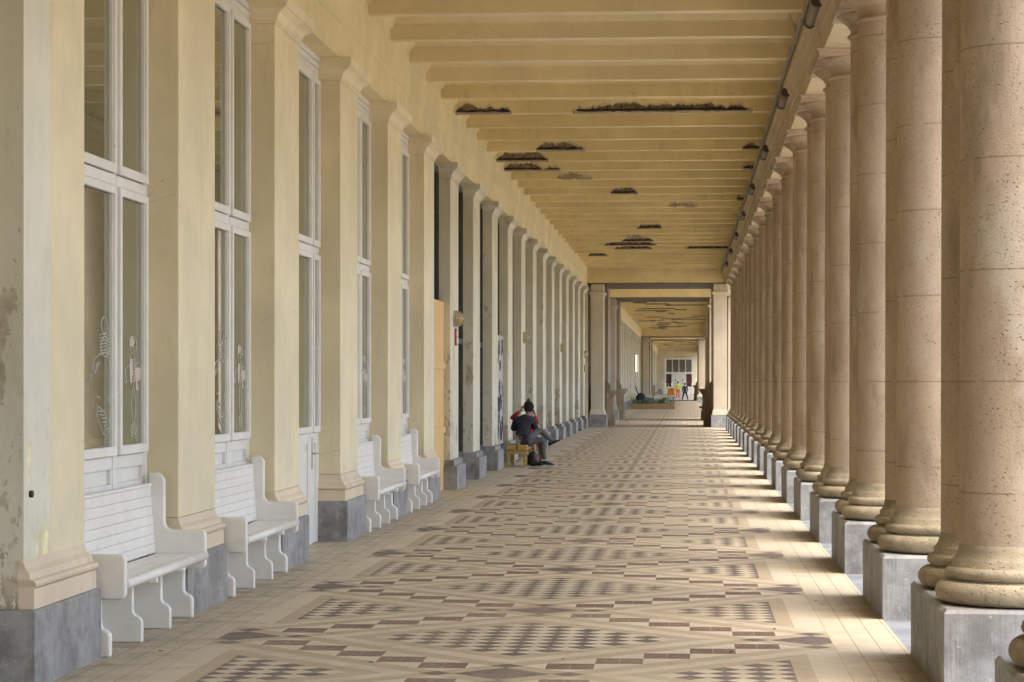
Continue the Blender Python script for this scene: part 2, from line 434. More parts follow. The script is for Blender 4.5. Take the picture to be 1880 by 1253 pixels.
# ------------------------------------------------------------------ roofs : one per section
BP = [(0, 0), (0, .165), (-.018, .168), (-.018, .19), (-.05, .205), (-.085, .25), (-.10, .27), (-.10, .30)]
BW = .20
beam_prof = BP + [(BW-y, z) for y, z in BP[::-1]]
def clean_beam(mat, parent, y, me=None):
    return B().prism(beam_prof, 'x', -3.64, 1.33).done('ceiling_beam', mat, parent, (0, y, 5.9))
def broken_beam(mat, parent, y, spots, seed):
    """spots = [(x0, x1, depth, up)] : concrete fallen off the lower front arris"""
    b = B(); nx = 460; nz = 14; x0, x1 = -3.64, 1.33
    G = []
    for i in range(nx+1):
        x = x0+(x1-x0)*i/nx; row = []
        for k in range(nz+1):
            z = .165*k/nz; d = 0; ha = 0
            for (a, c, dep, hgt) in spots:
                mid, half = (a+c)/2, (c-a)/2
                t = 1-abs(x-mid)/half
                top = hgt*(min(1, max(0, t)*2.2)**.7) + .06*noise.noise(Vector((x*5, seed, 0))) + .035*noise.noise(Vector((x*19, seed, 3))) + .02*noise.noise(Vector((x*55, seed, 5)))
                if t > 0:
                    if top+.028+.05*noise.noise(Vector((x*11, seed, 8))) > z: ha = 1
                    f = (top - z)/.012; d = max(d, min(1, max(0, f))*dep*(.75+.5*noise.noise(Vector((x*9, z*40, seed))) ))
            row.append((x, d, z + (0.35*d if k == 0 else 0) + (.02*noise.noise(Vector((x*30, seed, 9))) if d > .02 and k == 0 else 0), d, ha))
        G.append(row)
    V = [[b.b.verts.new(p[:3]) for p in r] for r in G]
    for i in range(nx):
        for k in range(nz):
            b.mi = 1 if max(G[i][k][3], G[i+1][k][3], G[i][k+1][3], G[i+1][k+1][3]) > .012 else 2 if G[i][k][4] else 0
            b._f([V[i][k], V[i+1][k], V[i+1][k+1], V[i][k+1]])
    # underside strip following the broken front edge
    bk = [b.b.verts.new((r[0][0], BW, 0)) for r in G]
    for i in range(nx):
        b.mi = 1 if G[i][0][3] > .012 else 0
        b._f([V[i][0], bk[i], bk[i+1], V[i+1][0]])
    b.mi = 0
    up = [(y_, z_) for y_, z_ in beam_prof if not (y_ == 0 and z_ == 0) and not (y_ == BW and z_ == 0)]
    A = [b.b.verts.new((x0, *p)) for p in up]; D = [b.b.verts.new((x1, *p)) for p in up]
    for i in range(len(up)-1): b._f([A[i], A[i+1], D[i+1], D[i]])
    q = [b.b.verts.new((x0, BW, .165)), b.b.verts.new((x0, BW, 0)), b.b.verts.new((x1, BW, 0)), b.b.verts.new((x1, BW, .165))]; b._f(q)
    o = b.done('ceiling_beam', [mat, 'raw', 'rim'], parent, (0, y, 5.9))
    o['label'] = 'beam with fallen concrete and bare rusty iron'
    rb = B()
    for (a, c, dep, hgt) in spots:
        if dep < .03: continue
        n = 14
        for zz, yy in ((.035, .012), (.05, .05)):
            pts = [(a+(c-a)*(.03+.94*i/n), yy+.008*noise.noise(Vector((i*.9, seed, zz*50))), zz+.014*noise.noise(Vector((i*.7, seed+5, zz*90)))) for i in range(n+1)]
            rb.tube(pts, .013, 6)
        for i in range(int((c-a)/.22)):
            xx = a+.12+i*.22; rb.tube([(xx, .004, .02), (xx+.01, .006, .02+min(hgt, .13)*.8)], .008, 5)
    if rb.b.verts: rb.done('rusty_bar', 'rust', o)
    else: rb.b.free()
    return o

def px2X(px, py, Z=5.9): return (px-VX)/(HY-py)*(Z-EYE)
yb = lambda k: 26.72+2.0*k
def ky(py): return (Z_B*F/(HY-py) - 26.72)/2
DMG = {}
def dm(k, pa, pb, dep=.07, hgt=.13):
    y = yb(k); d = lambda px: px2X(px, HY-4.2*F/(y+.15))
    DMG.setdefault(k, []).append((d(pa), d(pb), dep, hgt))
dm(5, 834, 940, .07, .10); dm(5, 1050, 1380, .09, .12)
dm(8, 982, 1075, .07, .12); dm(8, 1361, 1397, .05, .08)
dm(9, 908, 1008, .08, .155); dm(10, 924, 1000, .07, .13); dm(10, 1000, 1030, .03, .05); dm(10, 1361, 1388, .06, .07)
dm(11, 1024, 1088, .02, .07)
dm(13, 1121, 1172, .07, .13); dm(14, 1352, 1368, .06, .12); dm(15, 1224, 1280, .02, .08); dm(19, 1168, 1215, .08, .12)
dm(22, 1140, 1200, .07, .12); dm(23, 1108, 1206, .08, .13); dm(24, 1128, 1200, .06, .10); dm(24, 1258, 1340, .07, .12)
dm(26, 1080, 1116, .07, .12); dm(21, 1150, 1190, .02, .06)
MAT['rim'] = painted('bare_plaster_rim', (.56, .46, .29), (.30, .21, .11))
rng = random.Random(5)
def roof(label, ya, yb_, beams, cleanto=None, dmg=None, first=False):
    rf = thing('gallery_roof', label, 'roof', (0, 0, 0))
    B().box(-3.9, 1.5, ya, yb_, 6.2, 6.3).done('ceiling_panel', 'ceil', rf)
    B().box(-6.4, -3.92, ya, yb_, 6.2, 6.3).done('ceiling_panel', 'room', rf)
    B().box(-6.5, 2.65, ya, yb_, 6.304, 6.45).done('roof_slab', 'prom', rf)
    # left entablature
    L = [(-4.25, 5.14), (XS, 5.14), (XS, 5.50), (XS+.012, 5.505), (XS+.012, 5.53), (XS+.03, 5.54), (XS+.03, 5.895), (XS+.045, 5.90), (XS+.045, 6.02), (XS+.07, 6.04), (XS+.11, 6.10), (XS+.14, 6.17), (XS+.14, 6.196), (-4.25, 6.196)]
    B().prism(L, 'y', ya+.002, yb_-.002).done('entablature', 'cream_face', rf)
    ri = [(2.34, 5.22), (1.45, 5.22), (1.45, 5.47), (1.43, 5.48), (1.43, 5.60), (1.39, 5.63), (1.37, 5.70), (1.335, 5.72), (1.335, 6.02), (1.30, 6.05), (1.24, 6.14), (1.24, 6.196), (1.6, 6.198), (2.55, 6.198), (2.55, 6.05), (2.46, 5.95), (2.46, 5.80), (2.36, 5.75), (2.36, 5.24)]
    B().prism(ri[::-1], 'y', ya+.002, yb_-.002).done('entablature', 'ent_r', rf)
    clean = {}
    for k, y in enumerate(beams):
        d = (dmg or {}).get(k)
        mat = 'ceil' if (cleanto is not None and y < cleanto) else 'ceil_old'
        if d: broken_beam(mat, rf, y, d, k*3.7)
        else:
            if mat in clean:
                o = clean[mat].copy(); C.objects.link(o); o.location = (0, y, 5.9)
            else: clean[mat] = clean_beam(mat, rf, y)
    return rf
MAT['ent_r'] = painted('stained_entablature', (.50, .40, .24), (.24, .17, .09), peel=.36, peelc=(.26, .19, .11))
first_beams = [26.72+2*k for k in range(-20, 31)]
roof('beamed yellow ceiling of the near gallery, up to the first cross frame', Y0, 87.2, first_beams, 33.5, {k+20: v for k, v in DMG.items()})
# passage between the frames
pr = thing('passage_roof', 'plain ceiling between the two near cross frames', 'roof')
B().box(-6.3, 2.65, 87.2, 107.4, 6.2, 6.45).done('ceiling_panel', 'ceil', pr)
MAT['soffit_shade'] = painted('shaded_soffit', (.11, .085, .045), (.05, .035, .02))  # shade under the lintels put into a dark slab colour
def lintel(parent, y0, y1, z0=5.32):
    B().box(-3.95, 1.44, y0, y1, z0+.04, 6.19).done('lintel', 'ceil_old', parent)
    B().box(-3.95, 1.44, y0+.01, y1-.01, z0, z0+.038).done('soffit', 'soffit_shade', parent)
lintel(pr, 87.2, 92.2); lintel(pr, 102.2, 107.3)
B().box(-3.9, -3.55, 92.2, 102.2, 5.4, 6.19).done('side_beam', 'ceil_old', pr)
B().box(1.45, 2.4, 87.22, 107.2, 5.4, 6.19).done('side_beam', 'ent_r', pr)
def rd(n, seed):
    r = random.Random(seed); D = {}
    for k in range(n):
        if r.random() < .85:
            a = r.uniform(-3.4, .3); D.setdefault(k, []).append((a, a+r.uniform(.3, 2.6), r.uniform(.04, .09), r.uniform(.07, .13)))
    return D
nb2 = 41; roof('peeling beamed ceiling of the middle gallery beyond the first cross frames', 107.4, 191, [108.5+2*k for k in range(nb2)], None, rd(nb2, 3))
pr2 = thing('passage_roof', 'plain ceiling at the distant cross frames', 'roof')
B().box(-6.3, 2.65, 191, 208.4, 6.2, 6.45).done('ceiling_panel', 'ceil', pr2)
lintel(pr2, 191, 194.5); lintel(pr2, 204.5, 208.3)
B().box(-3.9, -3.55, 194.5, 204.5, 5.4, 6.19).done('side_beam', 'ceil_old', pr2)
B().box(1.45, 2.4, 191.1, 208.3, 5.4, 6.19).done('side_beam', 'ent_r', pr2)
roof('faint far ceiling in front of the end wall with white doors', 208.4, YEND+1, [209.5+2*k for k in range(45)], None, rd(45, 8))

# ------------------------------------------------------------------ conduit and tube lamps along the right cornice
cd = tag(B().tube([(1.305, 5+i*2.0, 5.80+.01*math.sin(i)) for i in range(42)], .022, 6).done('conduit', 'pipe'), 'dark electric conduit running along the right cornice under the ceiling', 'conduit')
tl = thing('tube_lamp', 'grey tube lamp under the right cornice, nearest, at the top edge', 'lamp', (1.36, 24.65, 5.66), 'tube lamps along the right cornice')
b = B().tube([(0, 0, 0), (0, 1.5, 0)], .055, 12); b.done('lamp_tube', 'pipe', tl)
B().tube([(0, -.03, 0), (0, .07, 0)], .065, 12).done('end_cap', 'capb', tl); B().tube([(0, 1.43, 0), (0, 1.53, 0)], .065, 12).done('end_cap', 'capb', tl)
B().box(-.02, .06, .3, .36, -.02, .09).done('bracket', 'capb', tl); B().box(-.02, .06, 1.1, 1.16, -.02, .09).done('bracket', 'capb', tl)
for i in range(1, 8):
    dup(tl, (1.36, 24.65+7.75*i, 5.66), 'grey tube lamp under the right cornice, %s from the camera' % ORD[i])

# ------------------------------------------------------------------ column pairs
def column_parts(root):
    r = .323
    pb = [(.30, .455), (.455, .455)]
    def torus(R_, z0, h, n=8): return [(R_-h*.5+h*.5*math.sin(PI*i/n), z0+h*.5-h*.5*math.cos(PI*i/n)) for i in range(n+1)]
    p = [(.30, .462)] + torus(.46, .462, .125) + [(.385, .588), (.385, .594)] + torus(.405, .594, .07, 6) + [(.365, .666), (.365, .70), (.352, .71), (.34, .73), (.33, .76), (r, .79)]
    B().lathe(0, 0, p, 56).done('base', 'stone_base', root)
    top = 4.93
    sh = [(r, .79), (r, .84), (r-.001, 1.6), (r-.003, 2.6), (r-.007, 3.8), (r-.012, top)]
    B().lathe(0, 0, sh, 56, cap=False).done('shaft', 'stone', root)
    t = r-.012
    c = [(t, top), (t+.028, top+.012), (t+.028, top+.035), (t, top+.045), (t, top+.10), (t+.02, top+.11), (t+.02, top+.13), (t+.05, top+.15), (t+.10, top+.19), (t+.125, top+.215), (t+.125, top+.222)]
    b = B(); b.lathe(0, 0, c, 48)
    b.stack(-.46, .46, -.46, .46, [(top+.222, 0), (top+.268, 0), (top+.272, .022), (top+.288, .022)])
    b.done('capital', 'stone', root)
pl0 = thing('column_plinth', 'x', 'plinth', (1.86, 12.95, 0), 'grey stone plinths under the column pairs')
B().stack(-.46, .46, 0, 1.91, [(-.3, 0), (.435, 0), (.452, -.014), (.456, -.02)]).done('block', 'blue', pl0)
col0 = thing('stone_column', 'x', 'column', (1.86, 13.41, 0), 'paired round stone columns')
column_parts(col0)
usedp = usedc = False
colY = []
k = -5; y = 12.95-5*4.02; idx = []
n = 0
secs = [(12.95, -6, 18), (111.0, 0, 19), (212.0, 0, 21)]
names = ['in the near colonnade', 'in the middle colonnade', 'in the far colonnade']
jit = random.Random(3)
for si, (ys, ka, kb) in enumerate(secs):
    for k in range(ka, kb+1):
        y = ys+4.02*k
        if y+1.9 > (87.0 if si == 0 else 190.8 if si == 1 else YEND-.5): continue
        if y < -13: continue
        if si == 0:
            if k < -1: w_ = 'nearer than the picture edge'
            elif k == -1: w_ = 'cut off at the bottom right corner'
            else: w_ = '%s whole one from the camera %s' % (ordn(k), names[0])
        else: w_ = '%s from the camera %s' % (ordn(k), names[si])
        lab = ('grey stone plinth, ' + w_)
        if not usedp: pl0.location = (1.86, y, 0); pl0['label'] = lab; usedp = True
        else: dup(pl0, (1.86, y, 0), lab)
        for h, yy in (('front', y+.465), ('rear', y+1.44)):
            lab = '%s pitted stone column on the %s plinth from the camera %s' % (h, ordn(k+1) if si == 0 and k >= -1 else ordn(k) if si else 'hidden', names[si])
            if si == 0 and k < -1: lab = 'pitted stone column nearer than the picture edge'
            if si == 0 and k == 0: lab = '%s of the two large pitted columns at the right edge, on the nearest full plinth' % ('front, broader' if h == 'front' else 'rear, shaded')
            if not usedc: col0.location = (1.86, yy, 0); col0['label'] = lab; usedc = True; c_ = col0
            else: c_ = dup(col0, (1.86, yy, 0), lab)
            rz = jit.uniform(0, 6)
# ------------------------------------------------------------------ left piers
def pier(mat, base, label, y, split=None):
    t = thing('wall_pier', label, 'pier', (0, y, 0), 'piers of the left wall')
    SL = (.08, 1.40)
    if base:
        B().stack(-4.3, XL, 0, 1.48, [(0, 0), (.42, 0), (.432, -.012)]).done('plinth', 'blue', t)
        flush = isinstance(mat, tuple) and mat[0] == 'old'
        pr_ = [(.434, .06), (.545, .06), (.55, .045), (.556, .045), (.558, .068), (.575, .075), (.592, .066), (.60, .045), (.62, .04), (.635, .036), (.66, .012), (.70, .002), (.71, .0)]
        b = B()
        b.stack(-4.25, XS, SL[0], SL[1], pr_)
        if flush:
            for v in b.b.verts:
                if v.co.y < .5: v.co.y = SL[0]-.012+.012*math.sin(v.co.z*60)
                if v.co.x < -4: v.co.x = XS-.03
        b.done('base_moulding', 'pink', t)
        z0 = .712
    else:
        B().stack(-4.3, XL, 0, 1.48, [(0, 0), (.365, 0), (.375, -.01), (.38, -.055), (.455, -.06), (.462, -.07)]).done('plinth', 'blue', t)
        z0 = .463
    xs = XS if base else XS-.03
    b = B()
    if split:
        zz = .434 if flush else z0
        b.mi = 0; b.box(-4.25, xs, SL[0], split, zz, 4.90); b.mi = 1; b.box(-4.25, xs, split, SL[1], zz, 4.90)
        if flush:
            b.b.faces.ensure_lookup_table()
            for f_ in b.b.faces:
                if f_.material_index == 0 and f_.normal.length >= 0:
                    f_.normal_update()
                    if abs(f_.normal.x) > .9: f_.material_index = 2
        b.done('shaft', [mat[0], mat[1], 'pale'], t); mat = 'cream'
    else: b.box(-4.25, xs, SL[0], SL[1], z0, 4.90, .006).done('shaft', mat, t)
    if not base: xs = XS-.03
    cp = [(4.901, 0), (4.905, .010), (4.925, .010), (4.93, .022), (4.95, .024), (4.955, .03), (4.975, .036), (5.0, .055), (5.02, .085), (5.025, .10), (5.04, .10), (5.045, .125), (5.132, .13), (5.138, .13)]
    B().stack(-4.2, xs, SL[0], SL[1], cp).done('capital', mat, t)
    return t
pier(('old', 'cream'), True, 'nearest pier at the left edge, peeling pale front and cream rear half', 12.75, .62)
LB = {1: 'cream pier with pink base between the first and second white benches',
      2: 'cream pier with pink base between the second white bench and the white door',
      3: 'cream pier with pink base just beyond the white door, dark plinth front',
      4: 'cream pier between the third and fourth white benches',}
p1 = pier('cream', True, LB[1], 16.75)
for k in (2, 3, 4): dup(p1, (0, 12.75+4*k, 0), LB[k])
pier(('cream', 'pale'), True, 'last cream pier, whitish rear strip, beside the yellow boards', 32.75, 1.05)
p6 = pier('old', False, 'weathered pale pier carrying the nearest round lamp and a red sign', 36.75)
for k in range(7, 19):
    lab = '%s bare weathered pier after the one with the red sign, near gallery' % ORD[k-7]
    if k == 8: lab = 'weathered pale pier just before the wooden bench with the couple'
    if k == 9: lab = 'weathered pier right behind the seated couple'
    dup(p6, (0, 12.75+4*k, 0), lab)
for i, k in enumerate(range(0, 20)):
    yy = 110.0+4*k
    if yy < 189: dup(p6, (0, yy, 0), '%s weathered pier of the middle gallery from the camera' % ordn(k))
for k in range(22):
    yy = 211.0+4*k
    if yy < 298: dup(p6, (0, yy, 0), '%s weathered pier of the far gallery from the camera' % ordn(k))
for yy in (8.75, 4.75, .75, -3.25, -7.25, -11.25):
    dup(p1, (0, yy, 0), 'cream pier nearer than the picture edge')

# ------------------------------------------------------------------ windows of the painted stretch
O0, O1 = 14.15, 16.83; OW = O1-O0
def sash(t, y0, y1, z0, z1, door=False):
    s = B(); w_ = .055
    s.box(0, .035, y0, y0+w_, z0, z1, .006).box(0, .035, y1-w_, y1, z0, z1, .006)
    s.box(0, .035, y0+w_, y1-w_, z1-w_, z1, .006).box(0, .035, y0+w_, y1-w_, z0, z0+w_+.01, .006)
    s.box(-.012, .018, y0+w_-.004, y0+w_+.018, z0+w_, z1-w_).box(-.012, .018, y1-w_-.018, y1-w_+.004, z0+w_, z1-w_)
    o = s.done('sash', 'wframe', t)
    B().box(-.010, -.004, y0+w_, y1-w_, z0+w_, z1-w_).done('pane', 'glass', o)
    return o
def window(label, y, door=False):
    t = thing('glazed_double_door' if door else 'tall_window', label, 'door' if door else 'window', (XW, y, 0), None if door else 'tall white windows above the benches')
    W = OW; MC = 2.11 if door else OW/2+.35
    f = B(); jw = .10
    f.box(-.12, .0, 0, jw, 0, 4.95, .006).box(-.12, 0, W-jw, W, 0, 4.95, .006)
    f.box(-.12, .004, MC-.045, MC+.045, .0, 4.95, .006)
    f.box(-.12, .012, jw, MC-.045, 3.035, 3.115, .008).box(-.12, .012, MC+.045, W-jw, 3.035, 3.115, .008)
    f.box(-.12, .0, jw, MC-.045, 4.89, 4.95).box(-.12, .0, MC+.045, W-jw, 4.89, 4.95)
    f.done('frame', 'wframe', t)
    h = B()
    for i in range(3): h.box(-.12, .004+.012*i, 0, W, 4.953+i*.062, 4.953+(i+1)*.062-.006, .004)
    h.done('header_board', 'wframe', t)
    for (a, c) in ((jw+.003, MC-.048), (MC+.048, W-jw-.003)):
        zb = 1.195 if not door else 1.17
        sash_(t, a, c, zb, 3.03); sash_(t, a, c, 3.12, 4.885)
        lp = B()
        if not door:
            lp.box(-.11, -.03, a, c, 0, 1.19)
            lp.box(-.03, -.004, a, c, 1.10, 1.19, .004).box(-.03, -.004, a, c, .90, 1.0, .004)
            lp.box(-.03, -.004, a, a+.05, 1.002, 1.098).box(-.03, -.004, c-.05, c, 1.002, 1.098)
            lp.done('lower_panel', 'wframe', t)
        else:
            lp.box(-.08, -.02, a, c, 0, 1.165)
            lp.box(-.02, .0, a, a+.09, 0.01, 1.165, .004).box(-.02, .0, c-.09, c, .01, 1.165, .004)
            lp.box(-.02, .0, a+.09, c-.09, 1.05, 1.165, .004).box(-.02, .0, a+.09, c-.09, .01, .22, .004)
            lp.box(-.02, -.006, a+.14, c-.14, .28, .99, .01)
            lp.done('door_panel', 'wframe', t)
    if door:
        hb = B(); hb.box(0, .012, MC+.062, MC+.095, .78, 1.12, .003); hb.tube([(.012, MC+.08, .95), (.06, MC+.08, .95), (.06, MC+.20, .95)], .009, 8); hb.done('handle', 'brass2', t)
    return t
def sash_(t, a, c, z0, z1): return sash(t, a, c, z0, z1)
W1 = window('large window above the nearest bench, white line drawings on its glass', O0)
for y, lb in ((O0+4, 'window above the second bench, pen drawings on its glass'), (O0+12, 'narrow looking window above the third bench, before the fourth'), (O0+16, 'window above the fourth bench, last before the boarded bay')):
    dup(W1, (XW, y, 0), lb)
for yy in (O0-4, O0-8, O0-12, O0-16, O0-20, O0-24): dup(W1, (XW, yy, 0), 'tall window nearer than the picture edge')
window('white glazed double door between the second and third benches', O0+8, True)

# pen drawings : thin strokes on the glass, each a child of the pane's sash
def doodle(t_root, strokes, fills, name_y):
    pane_s = [k for k in kids(t_root) if k.name.startswith('sash')]
    return pane_s
def strokes_obj(parent, y0, z0, strokes, mat='draw', r=.0028, ky=1.25, kz=.43):
    b = B()
    for st in strokes:
        b.tube([(-.001, y0+p[0]*ky, z0+p[1]*kz) for p in st], r, 5)
    return b.done('pen_drawing', mat, parent)
def loop(cx, cz, a, c, n=18, t0=0, t1=2*PI, wob=0): return [(cx+a*math.cos(t0+(t1-t0)*i/n)*(1+wob*math.sin(5*i)), cz+c*math.sin(t0+(t1-t0)*i/n)) for i in range(n+1)]
def clown(seed):
    r = random.Random(seed); S_ = []
    # small head with long hat, scarf, long thin legs, striped boot
    S_.append(loop(.0, .62, .055, .07)); S_.append([(-.05, .68), (-.10, .80), (-.02, .84), (.08, .82), (.14, .74), (.13, .68)])
    S_.append(loop(.14, .65, .022, .022)); S_.append([(-.06, .52), (-.09, .30), (-.05, .05), (.0, -.02)]); S_.append([(.06, .52), (.10, .30), (.05, .05)])
    for i in range(8): S_.append([(-.07, .46-i*.05), (.0, .44-i*.05), (.07, .47-i*.05)])
    S_.append([(.0, -.02), (-.03, -.3), (.02, -.62)]); S_.append([(.05, .05), (.12, -.25), (.08, -.60)])
    S_.append([(-.02, -.62), (-.04, -.80), (.10, -.84), (.13, -.70), (.08, -.58), (-.02, -.62)])
    for i in range(5): S_.append([(-.01, -.64-i*.035), (.10, -.63-i*.035)])
    S_.append([(.08, .35), (.20, .42), (.30, .34), (.32, .22)]); S_.append([(.10, .28), (.22, .30), (.28, .12), (.20, .10)])
    S_.append([(-.09, .38), (-.22, .30), (-.26, .18)]); S_.append(loop(-.24, .12, .03, .05))
    return S_
def spots_(seed):
    S_ = []
    S_.append(loop(.0, .55, .06, .14, wob=.1)); S_.append(loop(.02, .22, .09, .16, wob=.08))
    for i in range(7): S_.append([(-.09, .10+i*.05), (.02, .13+i*.05), (.10, .09+i*.05)])
    S_.append([(-.08, .12), (-.22, .02), (-.26, -.16), (-.20, -.20), (-.12, -.02)]); 
    for i in range(4): S_.append([(-.24+.03*i, -.12+.03*i), (-.18+.03*i, -.16+.04*i)])
    S_.append([(.06, .06), (.16, -.10), (.2, -.3)]); S_.append([(-.28, -.2), (-.31, -.38), (-.27, -.42)])
    S_.append([(-.14, -.7), (-.16, -.85), (-.02, -1.15), (.06, -1.2), (.12, -1.0), (.0, -.8), (-.14, -.7)])
    for i in range(6): S_.append([(-.12+i*.03, -.78-i*.06), (-.04+i*.03, -.80-i*.05)])
    S_.append(loop(.18, -.62, .09, .10)); S_.append(loop(.20, -.68, .05, .05)); S_.append(loop(-.13, -.58, .02, .03, 10, 0, PI))
    return S_
for root in [W1] + [o for o in bpy.data.objects if o.name.startswith('tall_window') and o is not W1 and 14 < o.location.y < 35]:
    ss = sorted([k for k in kids(root) if k.name.startswith('sash')], key=lambda o: sum(v.co.z for v in o.data.vertices)/len(o.data.vertices)*10+sum(v.co.y for v in o.data.vertices)/len(o.data.vertices))
    lo_near, lo_far = ss[0], ss[1]
    strokes_obj(lo_near, 1.42, 1.84, spots_(1)); strokes_obj(lo_far, 2.22, 1.66, clown(2), ky=.85)
    b = B()
    k_ = lambda pts: [(2.22+(y-1.9)*.72, z) for y, z in pts]
    b.prism(k_([(1.78, 1.95), (1.80, 2.0), (1.90, 2.02), (2.0, 1.98), (1.94, 1.95)]), 'x', -.003, 0)
    b.prism(k_([(2.0, 1.80), (2.26, 1.80), (2.25, 1.72), (2.10, 1.70), (2.16, 1.64), (2.06, 1.64)]), 'x', -.003, 0)
    b.prism(k_([(1.80, 1.86), (1.90, 1.86), (1.93, 1.76), (1.84, 1.67), (1.80, 1.74)]), 'x', -.003, 0)
    b.done('pen_drawing', 'drawp', lo_far)

# ------------------------------------------------------------------ white benches
def arc(cx, cz, r, t0, t1, n=5): return [(cx+r*math.cos(R(t0+(t1-t0)*i/n)), cz+r*math.sin(R(t0+(t1-t0)*i/n))) for i in range(n+1)]
foot = [(.345, 0), (.345, .13), (.339, .15), (.322, .167), (.298, .178), (.286, .195), (.283, .22)]
end_prof = [(.02, 0)] + foot + [(.283, .355)] + arc(.40, .395, .04, -90, 0, 5) + arc(.40, .595, .04, 0, 90, 5) + arc(.20, .695, .06, 270, 180, 6) + [(.140, .90)] + arc(.07, .975, .07, 0, 90, 7) + [(.02, 1.045)]
leg_prof = [(.06, 0)] + foot + [(.283, .36), (.37, .39), (.40, .42), (.40, .435), (.06, .435)]
wb = thing('white_bench', 'nearest white wooden bench, between the peeling pier and the first cream pier', 'bench', (-3.88, 14.26, 0), 'white built-in benches along the left wall')
BL = 2.48
for y in (0.0, BL-.06):
    o = B().prism([(p[0], p[1]) for p in end_prof], 'y', y, y+.06).done('end_panel', 'white', wb)
    md = o.modifiers.new('bev', 'BEVEL'); md.width = .018; md.segments = 4; md.limit_method = 'ANGLE'; md.angle_limit = R(50)
for y in (.84, 1.68):
    o = B().prism(leg_prof, 'y', y, y+.055).done('leg', 'white', wb)
    md = o.modifiers.new('bev', 'BEVEL'); md.width = .016; md.segments = 4; md.limit_method = 'ANGLE'; md.angle_limit = R(50)
    bt = B().tube([(.30, y+.03, .405), (.44, y+.03, .412)], .026, 10); bt.done('support', 'white', wb)
b = B(); b.box(.09, .20, .062, BL-.062, .437, .467, .004).box(.203, .31, .062, BL-.062, .437, .467, .004).box(.313, .41, .062, BL-.062, .437, .467, .004)
b.tube([(.42, .058, .448), (.42, BL-.005, .448)], .031, 16); b.done('seat', 'white', wb)
b = B()
for i in range(7):
    z = .472+i*.068; x_ = .075-.005*i
    b.box(x_-.02, x_, .062, BL-.062, z, z+.067, .003)
b.box(-.0, .052, .062, BL-.062, .9485, .972, .008)
b.done('backrest', 'white', wb)
for y, lb in ((4, 'second white wooden bench, just before the white door'), (12, 'third white bench from the camera, just after the white door'), (16, 'fourth and farthest white bench, beside the yellow boards')):
    dup(wb, (-3.88, 14.26+y, 0), lb)

# ------------------------------------------------------------------ dark shopfronts of the unpainted stretch
def shop(label, y, boarded=None, name='dark_shopfront'):
    t = thing(name, label, 'window', (-3.88, y, 0), 'dark glazed bays between the weathered piers')
    W = OW
    B().stack(-.2, .0, 0, W, [(0, 0), (.36, 0), (.40, -.02)]).done('sill_wall', 'blue', t)
    f = B(); f.box(-.10, 0, 0, .07, .402, 5.12).box(-.10, 0, W-.07, W, .402, 5.12).box(-.1, 0, W/2-.03, W/2+.03, .402, 5.12)
    for z0 in (.402, 2.35, 4.98): f.box(-.098, -.002, .07, W/2-.03, z0, z0+.09).box(-.098, -.002, W/2+.03, W-.07, z0, z0+.09)
    f.done('frame', 'dframe', t)
    B().box(-.06, -.05, .07, W-.07, .49, 4.98).done('pane', 'dglass', t)
    return t
sh0 = shop('dark bay between the red sign pier and the next weathered pier', 38.15)
n = 0
for y in [42.15+4*i for i in range(0, 12)]:
    if y > 85: break
    lab = 'dark glazed bay, %s one after the red sign pier' % ORD[n+1]
    if abs(y-46.15) < .1: lab = 'dark glazed bay behind the graffiti board and the couple'
    dup(sh0, (-3.88, y, 0), lab); n += 1
dup(sh0, (-3.88, 34.15, 0), 'dark glazed bay above the yellow boards')
for i, y in enumerate([111.4+4*i for i in range(20)]):
    if y < 187: dup(sh0, (-3.88, y, 0), '%s dark bay of the middle gallery from the camera' % ordn(i))
for i, y in enumerate([212.4+4*i for i in range(22)]):
    if y < 297: dup(sh0, (-3.88, y, 0), '%s dark bay of the far gallery from the camera' % ordn(i))
hb = thing('hoarding', 'yellow plywood boards closing the lower half of the bay after the fourth bench', 'boards', (-3.80, 34.16, 0))
for i in range(4): B().box(-.03, 0, .0+i*.667, .66+i*.667, .0, 2.95, .004).done('board', 'ply', hb)
B().box(.001, .03, .02, 2.62, .9, 1.0).box(.001, .03, .02, 2.62, 1.9, 2.0).done('batten', 'ply', hb)
gb = thing('graffiti_board', 'grey board with dark scribbled graffiti, behind the couple on the bench', 'board', (-3.80, 46.17, .42))
B().box(-.02, 0, 0, 2.62, 0, 2.22, .003).done('panel', 'board', gb)
MAT['ink'] = flat('dark_blue_ink', (.05, .055, .09), .6)
b = B(); r = random.Random(9)
for i in range(34):
    cy, cz = r.uniform(.2, 2.4), r.uniform(.15, 2.05)
    b.tube([(.004, cy+.16*math.cos(t_*1.3+i)*r.uniform(.5, 1.2), cz+.16*math.sin(t_*1.1)*r.uniform(.6, 1.3)) for t_ in range(7)], .009, 5)
b.done('graffiti', 'ink', gb)

# ------------------------------------------------------------------ round wall lamps and red signs
wl = thing('wall_lamp', 'round caged wall lamp, nearest, above the small red sign', 'lamp', (XS-.03, 37.40, 2.70), 'round caged lamps on the left piers')
def disc(b, r, x0, x1, n=28):
    b.tube([(x0, 0, 0), (x1, 0, 0)], r, n)
b = B(); disc(b, .135, 0, .03); b.done('back_plate', 'brass2', wl)
b = B()
prof = [(.115*math.cos(R(a_)), .03+.12*math.sin(R(a_))) for a_ in range(0, 91, 10)]
rings = [[b.b.verts.new((p[1], p[0]*math.cos(2*PI*i/24), p[0]*math.sin(2*PI*i/24))) for i in range(24)] for p in prof[:-1]]
for a_, c_ in zip(rings, rings[1:]):
    for i in range(24): b._f([a_[i], a_[(i+1) % 24], c_[(i+1) % 24], c_[i]], True)
b._f(rings[-1]); b.done('glass_bowl', 'brass', wl)
b = B()
